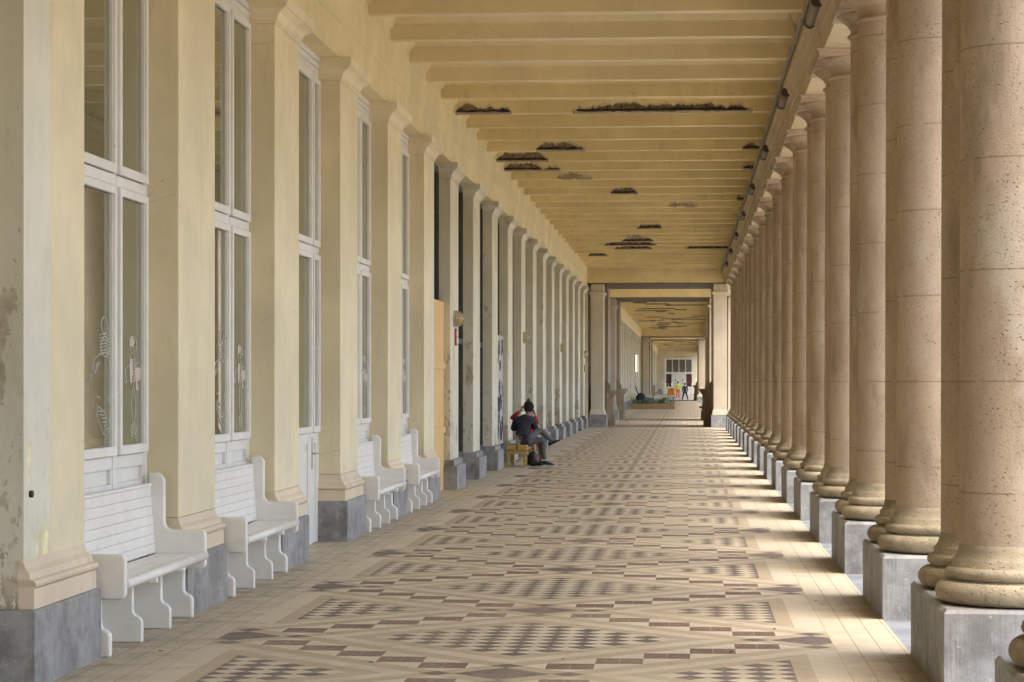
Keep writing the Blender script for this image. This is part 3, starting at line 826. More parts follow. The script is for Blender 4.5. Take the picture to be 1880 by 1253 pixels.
for ang in (0, 90):
    b.tube([(.03+.13*math.sin(R(t_)), .125*math.cos(R(t_))*math.cos(R(ang)), .125*math.cos(R(t_))*math.sin(R(ang))) for t_ in range(0, 181, 15)], .008, 6)
b.tube([(.05, .128*math.cos(R(t_)), .128*math.sin(R(t_))) for t_ in range(0, 361, 15)], .008, 6)
b.done('cage', 'brass2', wl)
for i, y in enumerate((53.4, 69.4, 85.4)): dup(wl, (XS-.03, y, 2.70), 'round caged wall lamp, %s from the camera' % ORD[i+1])
rs = thing('wall_sign', 'small red and white sign plate below the nearest round lamp', 'sign', (XS-.03, 37.55, 2.28), 'red and white wall plates')
B().box(0, .03, -.06, .16, 0, .27, .004).done('plate', 'red', rs); B().box(.031, .034, .0, .13, .04, .12).box(.031, .034, .0, .13, .15, .23).done('panel', 'signw', rs)
dup(rs, (XS-.03, 85.5, 2.05), 'small red and white plate on the last pier before the cross frame')
sgn = thing('lightbox_sign', 'pale lit rectangular box sign on the left wall of the middle gallery', 'sign', (-3.60, 164, 2.3))
B().box(0, .24, 0, .9, 0, 1.33, .01).done('case', 'black', sgn)
mm_ = bpy.data.materials.new('lit_panel'); mm_.use_nodes = True; bb = mm_.node_tree.nodes['Principled BSDF']; bb.inputs['Base Color'].default_value = (.8, .7, .6, 1); bb.inputs['Emission Color'].default_value = (1, .80, .62, 1); bb.inputs['Emission Strength'].default_value = .16
MAT['lit'] = mm_
B().box(.245, .25, .04, .86, .04, 1.29).box(.04, .21, -.006, -.001, .04, 1.29).done('lit_panel', 'lit', sgn)
st = tag(B().tube([(XS+.001, 12.95, .80), (XS+.02, 12.95, .80)], .02, 10).done('wall_stud', 'rust'), 'small rusty metal stud on the nearest pier', 'stud')
st.location = (0, 0, .27)

# ------------------------------------------------------------------ cross-frame piers and stone consoles
def sq_pier(label, x0, x1, y, yl, mat):
    t = thing('square_pier', label, 'pier', (0, y, 0), 'square piers of the cross frames')
    B().stack(x0, x1, 0, yl, [(0, 0), (.46, 0), (.47, -.02)]).done('plinth', 'blue', t)
    x0 += .03; x1 -= .06
    B().stack(x0+.06, x1-.06, .06, yl-.06, [(.471, .06), (.56, .04), (.60, .03), (.68, .0), (4.85, 0)]).done('shaft', mat, t)
    B().stack(x0+.06, x1-.06, .06, yl-.06, [(4.851, .0), (4.86, .02), (4.92, .02), (4.94, .04), (4.97, .07), (5.03, .07), (5.035, .0), (5.315, 0)]).done('capital', mat, t)
MAT['greyp'] = painted('greyish_stone_pier', (.36, .31, .26), (.24, .20, .16))
MAT['framep'] = painted('frame_pier_paint', (.62, .54, .38), (.44, .36, .22), low=.6, lowc=(.52, .50, .40))
MAT['framer'] = painted('frame_pier_stone', (.58, .47, .32), (.42, .33, .20))
for y, nm in ((87.3, 'first'), (102.3, 'second'), (191.2, 'third'), (204.6, 'fourth')):
    sq_pier('broad pale pier at the left side of the %s cross frame' % nm, -3.62, -2.95, y, 1.6, 'greyp' if nm == 'second' else 'framep')
    sq_pier('warm stone pier at the right side of the %s cross frame' % nm, .92, 1.62, y, 1.6, 'framer')
    o_ = thing('square_pier', 'outer stone pier beside the columns at the %s cross frame' % nm, 'pier', (0, y, 0), 'square piers of the cross frames')
    B().box(1.80, 2.35, 0, 1.8, 0, 5.38, .01).done('shaft', 'framer', o_)
    # stair-like return wall at the left of the passage
    w_ = thing('return_wall', 'plain wall return behind the left pier of the %s cross frame' % nm, 'wall', (0, y, 0))
    B().box(-4.3, -3.64, 0, 1.8, 0, 5.31).done('wall_panel', 'cream', w_)
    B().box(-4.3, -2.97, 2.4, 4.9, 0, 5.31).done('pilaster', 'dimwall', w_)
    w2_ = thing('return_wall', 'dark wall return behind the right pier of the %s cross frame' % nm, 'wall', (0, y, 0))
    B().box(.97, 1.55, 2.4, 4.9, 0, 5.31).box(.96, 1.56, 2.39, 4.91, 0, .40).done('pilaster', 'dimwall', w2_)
cons_prof = [(0, 0), (.24, 0), (.24, .04), (.235, .33), (.21, .36), (.22, .40), (.19, .46), (.175, .52), (.17, 1.08), (.19, 1.12), (.21, 1.17), (.26, 1.22), (.31, 1.28), (.32, 1.33), (.345, 1.34), (.345, 1.385), (0, 1.385)]
def console(label, x, y, sgn_, mat):
    t = thing('stone_console', label, 'pedestal', (x, y, 0), 'stone consoles beside the cross frames')
    pf = [((p[0]+(.12 if p[0] else 0))*sgn_, p[1]) for p in cons_prof]
    o = B().prism(pf, 'y', 0, .7).done('body', mat, t)
    B().prism([(q[0]*sgn_, q[1]) for q in [(0, 1.388), (.17, 1.388), (.185, 1.45), (.16, 1.58), (.12, 1.64), (.07, 1.70), (.05, 1.78), (0, 1.80)]], 'y', .1, .6).done('crest', 'cons', t)
    if sgn_ < 0:
        B().prism([(-.30, .50), (-.46, .56), (-.43, .62), (-.34, .60), (-.28, .70)], 'y', .1, .6).done('bracket', mat, t)
console('left stone console at the first cross frame, with a dark crest', -3.05, 88.95, 1, 'conslight')
console('left stone console at the second cross frame, with a dark crest', -3.05, 104.1, 1, 'conslight')
console('dark right console with flared top at the first cross frame', 1.0, 88.95, -1, 'cons')
console('dark right console at the second cross frame', 1.0, 104.0, -1, 'cons')
console('left stone console at the distant fourth cross frame', -3.05, 206.3, 1, 'conslight')
console('dark right console at the distant fourth cross frame', 1.0, 206.3, -1, 'cons')
b = B(); b.box(-3.6, 1.38, 209.0, YEND, .0, .06); o = struct(b.done('raised_floor', 'prom'))

# ------------------------------------------------------------------ end wall with doors
ew = thing('end_wall', 'cream end wall closing the long gallery', 'wall', (0, YEND, 0))
B().box(-4.2, -2.75, 0, .4, 0, 6.2).box(.88, 2.5, 0, .4, 0, 6.2).box(-2.75, .88, 0, .4, 4.66, 6.2).done('wall_panel', 'cream', ew)
B().box(-4.0, 1.5, -.12, -.01, 5.25, 5.6).done('cornice', 'cream', ew)
MAT['dpane'] = flat('grey_pane', (.16, .155, .12), .25)
dr = thing('entrance_door', 'white double doors with four upper panes in the end wall', 'door', (0, YEND+.1, .06))
x0, x1 = -2.74, .87
f = B(); f.box(x0, x0+.14, -.1, .1, 0, 4.58).box(x1-.14, x1, -.1, .1, 0, 4.58).box(x0+.14, x1-.14, -.1, .1, 4.44, 4.58).box(x0+.14, x1-.14, -.1, .1, 2.72, 2.86)
for i in (1, 2, 3): xx = x0+.14+(x1-x0-.28)*i/4; f.box(xx-.05, xx+.05, -.1, .1, 2.861, 4.439)
f.done('frame', 'wframe', dr)
for i in range(4):
    xa = x0+.14+(x1-x0-.28)*i/4+.05; B().box(xa, xa+.73, -.0, .02, 2.865, 4.435).done('upper_pane', 'dpane', dr)
for xa, xb in ((-1.80, -.94), (-.92, -.06)):
    o = B().box(xa, xb, -.06, 0, 0, 2.715, .01).done('leaf', 'white', dr)
    B().box(xa+.38, xa+.50, -.066, -.061, 1.75, 1.95).box(xa+.36, xa+.52, -.066, -.061, 1.35, 1.42).done('notice', 'ink', o)
MAT['maroon'] = flat('dark_red_poster', (.10, .035, .03), .5, .4, sc=3)
for xa, xb in ((-2.60, -1.82), (-.04, .73)):
    B().box(xa, xb, -.05, 0, 0, 1.0).box(xa, xb, -.05, 0, 2.6, 2.715).done('side_panel', 'white', dr)
    B().box(xa+.03, xb-.03, -.04, -.01, 1.0, 2.6).done('poster', 'maroon', dr)
for xa, lb in ((-3.45, 'left'), (.95, 'right')):
    o = B().box(xa, xa+.55, 0, .5, .06, .75, .03).box(xa+.05, xa+.5, .05, .45, .75, .80).done('grey_cabinet', 'blue', None, (0, YEND-12, 0)); tag(o, 'low grey cabinet to the %s of the far white doors' % lb, 'cabinet')

# ------------------------------------------------------------------ planters and cafe furniture
MAT['soil'] = flat('soil', (.05, .035, .025), .9)
MAT['leaf'] = flat('leaf_green', (.05, .10, .03), .6, .35, sc=20); MAT['leaf2'] = flat('leaf_grey_green', (.12, .16, .08), .6, .3, sc=20)
def planter(label, x0, x1, y0, y1):
    t = thing('wooden_planter', label, 'planter', ((x0+x1)/2, (y0+y1)/2, 0), 'wooden planters round the cafe corner')
    w_, d_ = (x1-x0)/2, (y1-y0)/2
    b = B()
    for z in (.01, .17): b.box(-w_, w_, -d_, -d_+.03, z, z+.155, .004).box(-w_, w_, d_-.03, d_, z, z+.155, .004).box(-w_, -w_+.03, -d_+.031, d_-.031, z, z+.155, .004).box(w_-.03, w_, -d_+.031, d_-.031, z, z+.155, .004)
    b.done('box', 'planter', t); B().box(-w_+.03, w_-.03, -d_+.03, d_-.03, .02, .29).done('soil', 'soil', t)
def shrub(x, y, h, mat, seed, label):
    r = random.Random(seed); b = B()
    for i in range(130):
        a_ = r.uniform(0, 2*PI); rr = h*.55*r.random()**.5; z = .30+h*r.random()
        c = Vector((x+rr*math.cos(a_), y+rr*math.sin(a_), z*(1-.2*rr/h)))
        d = Vector((r.uniform(-1, 1), r.uniform(-1, 1), r.uniform(0, 1.2))).normalized(); s_ = d.orthogonal().normalized()
        L_ = r.uniform(.06, .13)
        b.sheet([c, c+d*L_*.5+s_*L_*.22, c+d*L_, c+d*L_*.5-s_*L_*.22])
    for i in range(5): b.tube([(x, y, .28), (x+r.uniform(-.1, .1), y+r.uniform(-.1, .1), .3+h*.8)], .006, 4)
    tag(b.done('shrub', mat), label, 'plant', 'small shrubs in the wooden planters')
planter('left wooden planter box at the cafe corner', -3.40, -1.98, 145, 145.5)
planter('middle wooden planter box at the cafe corner', -1.96, -1.12, 145, 145.5)
planter('right wooden planter box at the corner of the cafe row', -1.10, -.72, 145, 147.5)
planter('wooden planter box receding behind the corner planter', -1.10, -.74, 148, 152)
pos = [(-3.2, .35, 0), (-2.85, .25, 1), (-2.5, .3, 0), (-2.15, .4, 0), (-1.8, .35, 1), (-1.55, .3, 0), (-1.3, .42, 0), (-.95, .5, 0)]
wh = ['at the far left end of', 'second from the left in', 'grey-green, third from the left in', 'fourth from the left in', 'fifth from the left in', 'sixth from the left in', 'seventh from the left in', 'tallest, at the right end of']
for i, (x, h, mt) in enumerate(pos): shrub(x, 145.25 if i < 7 else 145.8, h, 'leaf2' if mt else 'leaf', i, 'green shrub %s the planter row' % wh[i])
MAT['ctop'] = flat('white_table_top', (.72, .72, .70), .4)
def table(x, y, label):
    t = thing('cafe_table', label, 'table', (x, y, 0), 'cafe tables behind the planters')
    B().box(-.45, .45, -.4, .4, .72, .75, .01).done('top', 'ctop', t); B().tube([(0, 0, .02), (0, 0, .72)], .03, 8).done('post', 'pipe', t); B().lathe(0, 0, [(.25, 0), (.25, .02), (.04, .04)], 16).done('foot', 'pipe', t)
table(-2.3, 149, 'white cafe table behind the left planter'); table(-1.45, 149.5, 'white cafe table behind the right planters')
MAT['slat'] = flat('pale_slats', (.62, .55, .38), .6)
def chair(x, y, rz, label):
    t = thing('slatted_chair', label, 'chair', (x, y, 0), 'pale slatted cafe chairs'); t.rotation_euler = (0, 0, rz)
    b = B()
    for i in range(5): b.box(-.2+i*.082, -.2+i*.082+.06, -.2, .2, .44, .46)
    b.done('seat', 'slat', t); b = B()
    for i in range(4): b.prism([(-.22, .47), (-.20, .47), (-.38, .92), (-.40, .92)], 'x', -.2+i*.11, -.2+i*.11+.07)
    b.done('backrest', 'slat', t)
    for sx in (-.19, .19):
        for a_, c_ in ((-.2, .2), (.2, -.2)): B().tube([(sx, a_, 0), (sx, c_*.9, .45)], .014, 6).done('leg', 'slat', t)
chair(-1.95, 147.3, .5, 'pale slatted chair between the two cafe tables'); chair(-3.2, 147.2, -.7, 'pale slatted chair at the left end of the planters')
MAT['sack'] = flat('black_fabric', (.018, .017, .018), .8)
def blob(name, c, sx, sy, sz, mat, seed, amp=.16, parent=None):
    b = B(); g = bmesh.ops.create_icosphere(b.b, subdivisions=3, radius=1)
    for v in g['verts']:
        k_ = 1+amp*noise.noise(v.co*2.2+Vector((seed, 0, 0))); v.co = Vector((v.co.x*sx*k_, v.co.y*sy*k_, v.co.z*sz*k_)) + Vector(c)
    for f_ in b.b.faces: f_.smooth = True
    return b.done(name, mat, parent)
uf = thing('folded_parasol', 'black folded parasol leaning behind the left planter', 'parasol', (-2.85, 148, 0))
blob('canopy', (0, 0, .62), .33, .2, .36, 'sack', 2, parent=uf); B().tube([(.1, 0, .2), (-.35, 0, 1.40)], .03, 8).done('pole', 'black', uf)
o = B().box(-.05, .05, -.05, .05, 0, .72).box(-.12, .12, -.12, .12, 0, .04).done('bollard', 'cons', None, (-2.15, 152, 0)); tag(o, 'short brown post beside the folded parasol', 'post')

# ------------------------------------------------------------------ people
def skin(name, J, E_, mat, parent=None, sub=1, root=None):
    """J: {name:(x,y,z,r)}; E_: list of name pairs; one continuous skin"""
    ks = list(J); me = bpy.data.meshes.new(name); me.from_pydata([J[k][:3] for k in ks], [(ks.index(a_), ks.index(b_)) for a_, b_ in E_], [])
    o = bpy.data.objects.new(name, me); C.objects.link(o); o.parent = parent
    me.skin_vertices or None
    md = o.modifiers.new('skin', 'SKIN'); md.use_smooth_shade = True
    if not me.skin_vertices: 
        lay = None
    sv_ = me.skin_vertices[0].data if me.skin_vertices else None
    if sv_ is None: return o
    for i, k in enumerate(ks):
        r_ = J[k][3]; r_ = r_ if isinstance(r_, tuple) else (r_, r_); sv_[i].radius = r_; sv_[i].use_root = (k == (root or ks[0]))
    s2 = o.modifiers.new('sub', 'SUBSURF'); s2.levels = sub; s2.render_levels = sub+1
    me.materials.append(MAT[mat]); return o
MAT['skin'] = flat('skin', (.42, .23, .15), .5, .05); MAT['hair'] = flat('dark_hair', (.012, .009, .007), .95); MAT['hair2'] = flat('brown_hair', (.07, .04, .02), .6)
MAT['hood'] = flat('charcoal_hoodie', (.022, .023, .034), .9, .15); MAT['jeans'] = flat('grey_jeans', (.105, .105, .10), .85, .15); MAT['shoe'] = flat('dark_trainer', (.012, .018, .03), .6)
MAT['sole'] = flat('white_sole', (.6, .6, .58), .6); MAT['redj'] = flat('red_jumper', (.40, .02, .045), .85); MAT['blues'] = flat('blue_shorts', (.07, .16, .22), .8)
MAT['hiviz'] = flat('yellow_hi_vis', (.62, .75, .04), .7, .05); MAT['orange'] = flat('orange_hi_vis', (.75, .13, .02), .7, .05); MAT['navy'] = flat('navy_cloth', (.012, .015, .028), .8); MAT['bag'] = flat('dark_red_bag', (.10, .035, .03), .7, .4, sc=12)
def head(parent, c, r, hair, face=(0, 1), mat='skin', bun=None, cover=.78):
    """head + nose + ears as one mesh, hair cap as a child; face = facing direction in xy"""
    f_ = Vector((face[0], face[1], 0)).normalized(); s_ = Vector((f_.y, -f_.x, 0)); c = Vector(c)
    b = B(); g = bmesh.ops.create_icosphere(b.b, subdivisions=3, radius=1)
    for v in g['verts']:
        p = v.co.copy(); zz = p.z
        w_ = .78*(1-.22*max(0, -zz)); d_ = .98*(1-.12*max(0, -zz))
        nose = .16*math.exp(-((p.x)**2/.02+(zz+.12)**2/.04)) if p.y > 0 else 0
        eye = -.06*(math.exp(-((abs(p.x)-.33)**2/.02+(zz-.06)**2/.012))) if p.y > 0 else 0
        mouth = .04*math.exp(-(p.x**2/.06+(zz+.48)**2/.01)) if p.y > 0 else 0
        ear = .14*math.exp(-((abs(p.x)-1)**2/.02+(zz+.02)**2/.05+p.y**2/.02))
        v.co = c + s_*(p.x*(w_+ear)*r) + f_*((p.y*d_+nose+eye+mouth)*r) + Vector((0, 0, zz*1.22*r))
    for q in b.b.faces: q.smooth = True
    h = b.done('head', mat, parent)
    if hair:
        b = B(); g = bmesh.ops.create_icosphere(b.b, subdivisions=3, radius=1)
        dele = []
        for v in g['verts']:
            p = v.co.copy()
            if p.z < -.72 or (p.y > .05 and p.z < -.15) or (p.y > .45 and p.z < .45): dele.append(v)
            k_ = 1+.05*noise.noise(p*5)
            v.co = c + s_*(p.x*.92*r*k_) + f_*((p.y*1.06-.03)*r*k_) + Vector((0, 0, p.z*(1.30 if p.z > 0 else 1.22)*r*k_+.006))
        bmesh.ops.delete(b.b, geom=dele, context='VERTS')
        for q in b.b.faces: q.smooth = True
        if bun: b.ball(c+Vector(bun), r*.42)
        b.done('hair', hair, h if h.parent and h.parent.parent is None and False else parent)
    return h
def hand(parent, w0, d, up, s=1.0, curl=.5, mat='skin', body=None):
    """palm, four bent fingers and a side thumb, at wrist w0 pointing along d"""
    d = Vector(d).normalized(); up = Vector(up).normalized(); side = d.cross(up).normalized(); w0 = Vector(w0)
    J = {'w': (*w0, .022*s), 'p': (*(w0+d*.05*s), (.036*s, .018*s)), 'k': (*(w0+d*.085*s), (.036*s, .015*s))}; E_ = [('w', 'p'), ('p', 'k')]
    for i, (o_, L_) in enumerate(((-.03, .068), (-.010, .078), (.011, .073), (.031, .056))):
        r0 = w0+d*.085*s+side*o_*s; m1 = r0+(d*math.cos(curl*.6)-up*math.sin(curl*.6))*L_*.5*s; m2 = m1+(d*math.cos(curl*1.5)-up*math.sin(curl*1.5))*L_*.5*s
        J['r%d' % i] = (*r0, .0095*s); J['a%d' % i] = (*m1, .009*s); J['b%d' % i] = (*m2, .0075*s); E_ += [('k', 'r%d' % i), ('r%d' % i, 'a%d' % i), ('a%d' % i, 'b%d' % i)]
    t0 = w0+d*.03*s-side*.035*s; t1 = t0+(d*.6-side*.6-up*.3).normalized()*.035*s; t2 = t1+(d*.9-side*.1-up*.4).normalized()*.028*s
    J['t0'] = (*t0, .012*s); J['t1'] = (*t1, .011*s); J['t2'] = (*t2, .009*s); E_ += [('p', 't0'), ('t0', 't1'), ('t1', 't2')]
    return skin('hand', J, E_, mat, parent)
def shoe(parent, heel, toe, up=(0, 0, 1), mat='shoe', s=1.0):
    heel, toe, up = Vector(heel), Vector(toe), Vector(up).normalized(); d = (toe-heel); L_ = d.length; d.normalize(); side = d.cross(up).normalized()
    def ring(b, t, w_, z0, z1, n=10):
        c = heel+d*L_*t; return [b.b.verts.new(c+side*w_*math.cos(2*PI*i/n)+up*((z0+z1)/2+(z1-z0)/2*math.sin(2*PI*i/n))) for i in range(n)]
    for nm, mt, rr in (('shoe', mat, [(0, .025, .02, .08), (.1, .036, .02, .11), (.3, .038, .02, .115), (.5, .042, .02, .085), (.75, .048, .02, .065), (.93, .038, .02, .05), (1, .015, .022, .04)]),
                       ('sole', 'sole', [(-.01, .025, .0, .022), (.1, .038, .0, .026), (.5, .043, .0, .024), (.78, .050, 0, .024), (.95, .040, .004, .024), (1.02, .016, .010, .024)])):
        b = B(); rg = [ring(b, *q) for q in rr]
        for a_, c_ in zip(rg, rg[1:]):
            for i in range(10): b._f([a_[i], a_[(i+1) % 10], c_[(i+1) % 10], c_[i]], True)
        b._f(rg[0]); b._f(rg[-1]); o = b.done(nm, mt, parent)
PY = 46.95
man = thing('person', 'man in charcoal hooded jacket and grey jeans, seated cross-legged on the wooden bench', 'person', (0, 0, 0), None)
skin('body', {'pel': (-3.30, PY, .52, .10), 'ch': (-3.24, PY+.02, .85, .11), 'nk': (-3.16, PY+.04, 1.02, .05), 'hd': (-3.14, PY+.06, 1.10, .05)}, [('pel', 'ch'), ('ch', 'nk'), ('nk', 'hd')], 'skin', man)
skin('jacket', {'hem': (-3.285, PY, .475, (.20, .145)), 'flap': (-3.13, PY-.02, .50, .085), 'wst': (-3.275, PY, .62, (.195, .14)), 'ch': (-3.24, PY+.01, .80, (.20, .14)), 'sh': (-3.21, PY+.02, .93, (.15, .11)), 'nk': (-3.18, PY+.03, 1.03, .085),
               'ls': (-3.40, PY+.03, .92, .08), 'le': (-3.47, PY+.10, .74, .058), 'lw': (-3.36, PY+.32, .78, .045),
               'rs': (-3.06, PY+.03, .94, .07), 're': (-3.00, PY+.14, .72, .058), 'rw': (-3.08, PY+.36, .80, .045)},
     [('hem', 'wst'), ('hem', 'flap'), ('wst', 'ch'), ('ch', 'sh'), ('sh', 'nk'), ('sh', 'ls'), ('ls', 'le'), ('le', 'lw'), ('sh', 'rs'), ('rs', 're'), ('re', 'rw')], 'hood', man, 2, 'hem')
skin('hood', {'a': (-3.34, PY-.02, .97, .045), 'b': (-3.27, PY-.085, .955, .055), 'c': (-3.17, PY-.09, .96, .055), 'd': (-3.08, PY-.02, .99, .045)}, [('a', 'b'), ('b', 'c'), ('c', 'd')], 'hood', man, 2)
skin('jeans', {'h': (-3.26, PY+.03, .53, (.12, .09)), 'lh': (-3.22, PY+.10, .50, .095), 'lk': (-2.90, PY+.28, .53, .068), 'la': (-2.84, PY+.30, .12, .05),
              'rh': (-3.20, PY-.06, .52, .095), 'rk': (-2.92, PY+.12, .74, .066), 'ra': (-2.68, PY+.20, .50, .048)},
     [('h', 'lh'), ('lh', 'lk'), ('lk', 'la'), ('h', 'rh'), ('rh', 'rk'), ('rk', 'ra')], 'jeans', man, 2)
shoe(man, (-2.90, PY+.30, 0), (-2.64, PY+.32, 0)); shoe(man, (-2.74, PY+.20, .38), (-2.50, PY+.24, .50), (-.45, 0, 1))
head(man, (-3.135, PY+.055, 1.165), .108, 'hair', (.45, 1))
hand(man, (-3.36, PY+.32, .78), (.4, 1, .1), (0, 0, 1)); hand(man, (-3.08, PY+.36, .80), (-.5, .8, .1), (0, 0, 1))
wo_ = thing('person', 'woman in red jumper and blue shorts, hair in a bun, embracing the seated man', 'person', (0, 0, 0), None)
skin('body', {'pel': (-3.20, PY+.52, .52, .10), 'ch': (-3.20, PY+.42, .85, .10), 'nk': (-3.19, PY+.34, 1.02, .045), 'hd': (-3.18, PY+.28, 1.10, .05),
             'lh': (-3.24, PY+.45, .50, .08), 'lk': (-3.05, PY+.22, .46, .055), 'lc': (-3.05, PY+.20, .26, .048), 'la': (-2.98, PY+.18, .07, .032),
             'rh': (-3.10, PY+.50, .50, .08), 'rk': (-2.94, PY+.36, .46, .055), 'rc': (-2.93, PY+.36, .26, .048), 'ra': (-2.92, PY+.36, .07, .032)},
     [('pel', 'ch'), ('ch', 'nk'), ('nk', 'hd'), ('pel', 'lh'), ('lh', 'lk'), ('lk', 'lc'), ('lc', 'la'), ('pel', 'rh'), ('rh', 'rk'), ('rk', 'rc'), ('rc', 'ra')], 'skin', wo_, 2)
skin('jumper', {'hem': (-3.20, PY+.50, .55, .13), 'ch': (-3.20, PY+.42, .82, .13), 'sh': (-3.20, PY+.37, .95, .09),
               'ls': (-3.36, PY+.34, .95, .06), 'le': (-3.50, PY+.16, .97, .048), 'lw': (-3.33, PY+.06, 1.10, .036),
               'rs': (-3.05, PY+.34, .93, .06), 're': (-2.985, PY+.20, .86, .05), 'rw': (-3.03, PY+.10, 1.02, .034)},
     [('hem', 'ch'), ('ch', 'sh'), ('sh', 'ls'), ('ls', 'le'), ('le', 'lw'), ('sh', 'rs'), ('rs', 're'), ('re', 'rw')], 'redj', wo_, 2)
skin('shorts', {'h': (-3.19, PY+.50, .52, .125), 'l': (-3.06, PY+.26, .49, .085), 'r': (-2.98, PY+.42, .49, .085)}, [('h', 'l'), ('h', 'r')], 'blues', wo_, 2)
head(wo_, (-3.18, PY+.26, 1.19), .094, 'hair2', (.1, -1), bun=(.02, .02, .135))
hand(wo_, (-3.33, PY+.06, 1.10), (.55, 0, .75), (-.5, .6, .3), curl=.3); hand(wo_, (-3.03, PY+.10, 1.02), (-.2, -.1, 1), (.7, .5, 0), curl=.4)
shoe(wo_, (-3.03, PY+.18, 0), (-2.84, PY+.06, 0)); shoe(wo_, (-2.97, PY+.38, 0), (-2.78, PY+.30, 0))
bgk = thing('backpack', 'dark patterned backpack on the floor between the couple\'s feet', 'bag', (-3.06, PY+.06, 0))
blob('sack', (0, 0, .15), .11, .09, .15, 'black', 4, .25, bgk); blob('pocket', (.03, -.08, .16), .05, .03, .06, 'bag', 6, .3, bgk)
B().tube([(-.05, -.02, .33), (0, -.03, .38), (.05, -.02, .33)], .008, 6).done('handle', 'black', bgk)
bag2 = thing('dark_bag', 'small black bag on the floor under the wooden bench', 'bag', (-3.20, PY+.16, 0))
blob('pouch', (0, 0, .13), .06, .10, .13, 'black', 8, .1, bag2)
wbn = thing('wooden_bench', 'yellow wooden bench of two thick planks where the couple sits', 'bench', (-3.355, 46.5, 0))
for s_ in (-1, 1): B().box(-.205 if s_ < 0 else .012, -.012 if s_ < 0 else .205, 0, 1.5, .34, .44, .012).done('plank', 'bench', wbn)
for yy in (.03, 1.4):
    for s_ in (-1, 1): B().box(-.205 if s_ < 0 else .145, -.145 if s_ < 0 else .205, yy, yy+.07, 0, .262, .006).done('leg', 'bench', wbn)
    B().box(-.205, .205, yy, yy+.07, .265, .338, .006).done('rail', 'bench', wbn)
B().box(-.02, .02, .1, 1.4, .10, .14).done('stretcher', 'bench', wbn)

def standing(label, x, y, h, torso, legs, stride=.0, face=(0, 1), arm=0, shirt='jacket'):
    k = h/1.75; t = thing('person', label, 'person', (x, y, 0))
    skin('body', {'p': (0, 0, .95*k, .10), 'c': (0, 0, 1.3*k, .10), 'n': (0, 0, 1.48*k, .05), 'h': (0, 0, 1.58*k, .05),
                  'ls': (-.17, 0, 1.40*k, .04), 'le': (-.22, -.02, 1.13*k, .035), 'lw': (-.20, .06+arm, .90*k, .028), 'rs': (.17, 0, 1.40*k, .04), 're': (.22, -.02, 1.13*k, .035), 'rw': (.20, .06+arm, .90*k, .028)},
         [('p', 'c'), ('c', 'n'), ('n', 'h'), ('c', 'ls'), ('ls', 'le'), ('le', 'lw'), ('c', 'rs'), ('rs', 're'), ('re', 'rw')], 'skin', t, 1)
    skin(shirt, {'p': (0, 0, .86*k, (.16, .12)), 'c': (0, 0, 1.22*k, (.17, .12)), 's': (0, 0, 1.42*k, (.12, .09)), 'ls': (-.19, 0, 1.39*k, .065), 'le': (-.235, -.02, 1.13*k, .055), 'lw': (-.21, .06+arm, .92*k, .042),
                'rs': (.19, 0, 1.39*k, .065), 're': (.235, -.02, 1.13*k, .055), 'rw': (.21, .06+arm, .92*k, .042)},
         [('p', 'c'), ('c', 's'), ('s', 'ls'), ('ls', 'le'), ('le', 'lw'), ('s', 'rs'), ('rs', 're'), ('re', 'rw')], torso, t, 1)
    s_ = stride
    skin('trousers', {'p': (0, 0, .92*k, (.15, .12)), 'lh': (-.09, 0, .84*k, .095), 'lk': (-.10-s_*.35, .04, .48*k, .072), 'la': (-.10-s_, -.04, .09, .055), 'rh': (.09, 0, .84*k, .095), 'rk': (.10+s_*.5, .05, .49*k, .072), 'ra': (.10+s_, 0, .09, .055)},
         [('p', 'lh'), ('lh', 'lk'), ('lk', 'la'), ('p', 'rh'), ('rh', 'rk'), ('rk', 'ra')], legs, t, 1)
    f_ = Vector((face[0], face[1], 0)).normalized()
    for px_ in (-.10-s_, .10+s_): shoe(t, (px_-f_.x*.07, -f_.y*.07, 0), (px_+f_.x*.19, f_.y*.19, 0), mat='black')
    head(t, (0, 0, 1.65*k), .10, 'hair', face)
    for sx in (-1, 1): hand(t, (sx*.205, .06+arm, .90*k), (0, .1, -1), (-sx, 0, 0))
    return t
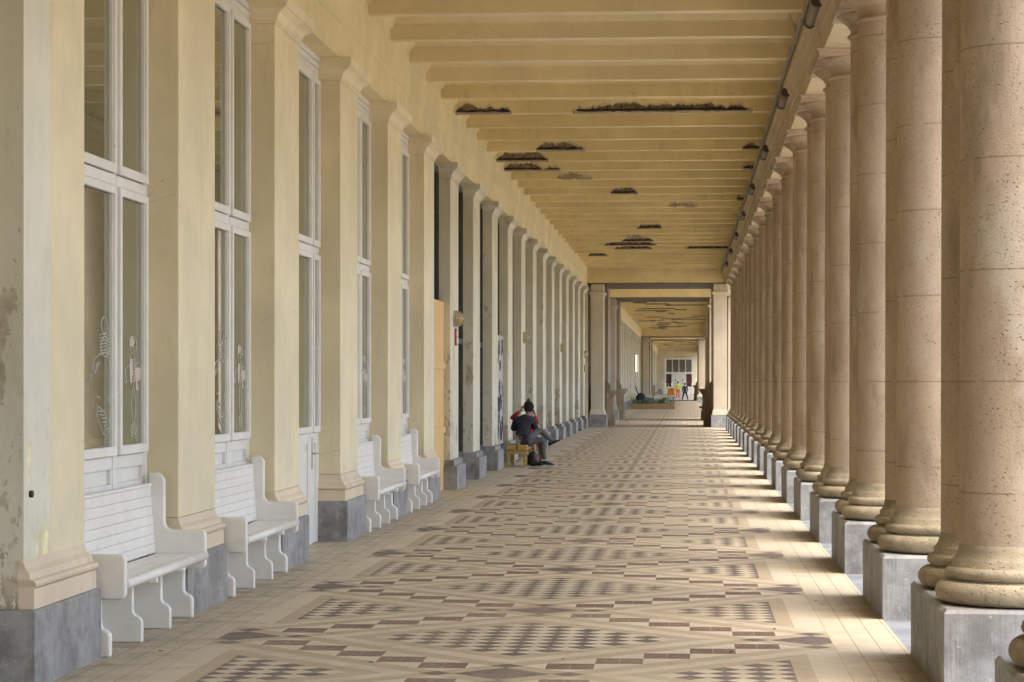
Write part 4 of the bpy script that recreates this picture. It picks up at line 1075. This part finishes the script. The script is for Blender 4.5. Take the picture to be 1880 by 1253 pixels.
standing('worker in a yellow hi-vis vest and orange trousers, beside a striped cart', -.85, 238, 1.72, 'hiviz', 'orange', .02, (0, 1), .12, 'vest')
standing('man in dark clothes walking in front of the far doors', -.12, 212.3, 1.55, 'navy', 'navy', .16, (-1, .3), .0)
ct = thing('cleaning_cart', 'low cart with red and yellow striped front, beside the hi-vis worker', 'cart', (-1.55, 237, .06))
MAT['yel'] = flat('yellow_panel', (.70, .48, .05), .5); MAT['red2'] = flat('red_stripe', (.55, .05, .02), .5)
B().box(-.35, .4, 0, .7, .25, 1.0, .02).done('box', 'yel', ct)
b = B()
for i in range(3): b.prism([(-.33+i*.25, .28), (-.22+i*.25, .28), (.0+i*.13, .97), (-.11+i*.13, .97)], 'y', -.012, -.004)
b.done('stripe', 'red2', ct)
for sx in (-.28, .32): B().tube([(sx-.03, .1, .12), (sx+.03, .1, .12)], .12, 14).done('wheel', 'black', ct)
B().tube([(-.2, .3, 1.0), (-.28, .3, 1.5)], .02, 6).tube([(.15, .3, 1.0), (.05, .3, 1.45)], .015, 6).done('broom_handle', 'slat', ct)

# ------------------------------------------------------------------ fallen leaves
r = random.Random(12)
MAT['dleaf'] = flat('dry_leaf', (.16, .09, .04), .8)
for i, (x, y) in enumerate([(-1.9, 14.1), (-.75, 14.35), (.28, 14.8), (.6, 16.2), (-3.3, 14.6), (-2.6, 17.6), (1.0, 18.3)]):
    b = B(); a_ = r.uniform(0, 6); L_ = r.uniform(.015, .03)
    d = Vector((math.cos(a_), math.sin(a_), 0)); s_ = Vector((-d.y, d.x, 0))
    P = [d*-L_, s_*L_*.5+Vector((0, 0, .006)), d*L_+Vector((0, 0, .004)), s_*-L_*.5+Vector((0, 0, .007))]
    o = tag(b.sheet(P).done('dry_leaf', 'dleaf', None, (x, y, .004)), 'tiny dry leaf scrap on the floor, %s' % ['nearest the bottom edge', 'right of the nearest big dark diamond', 'on the near brown block band right of centre', 'near the right tile border', 'beside the nearest bench feet', 'out from the second bench', 'on the light tiles beside a column plinth'][i], 'leaf', 'leaf scraps on the floor')
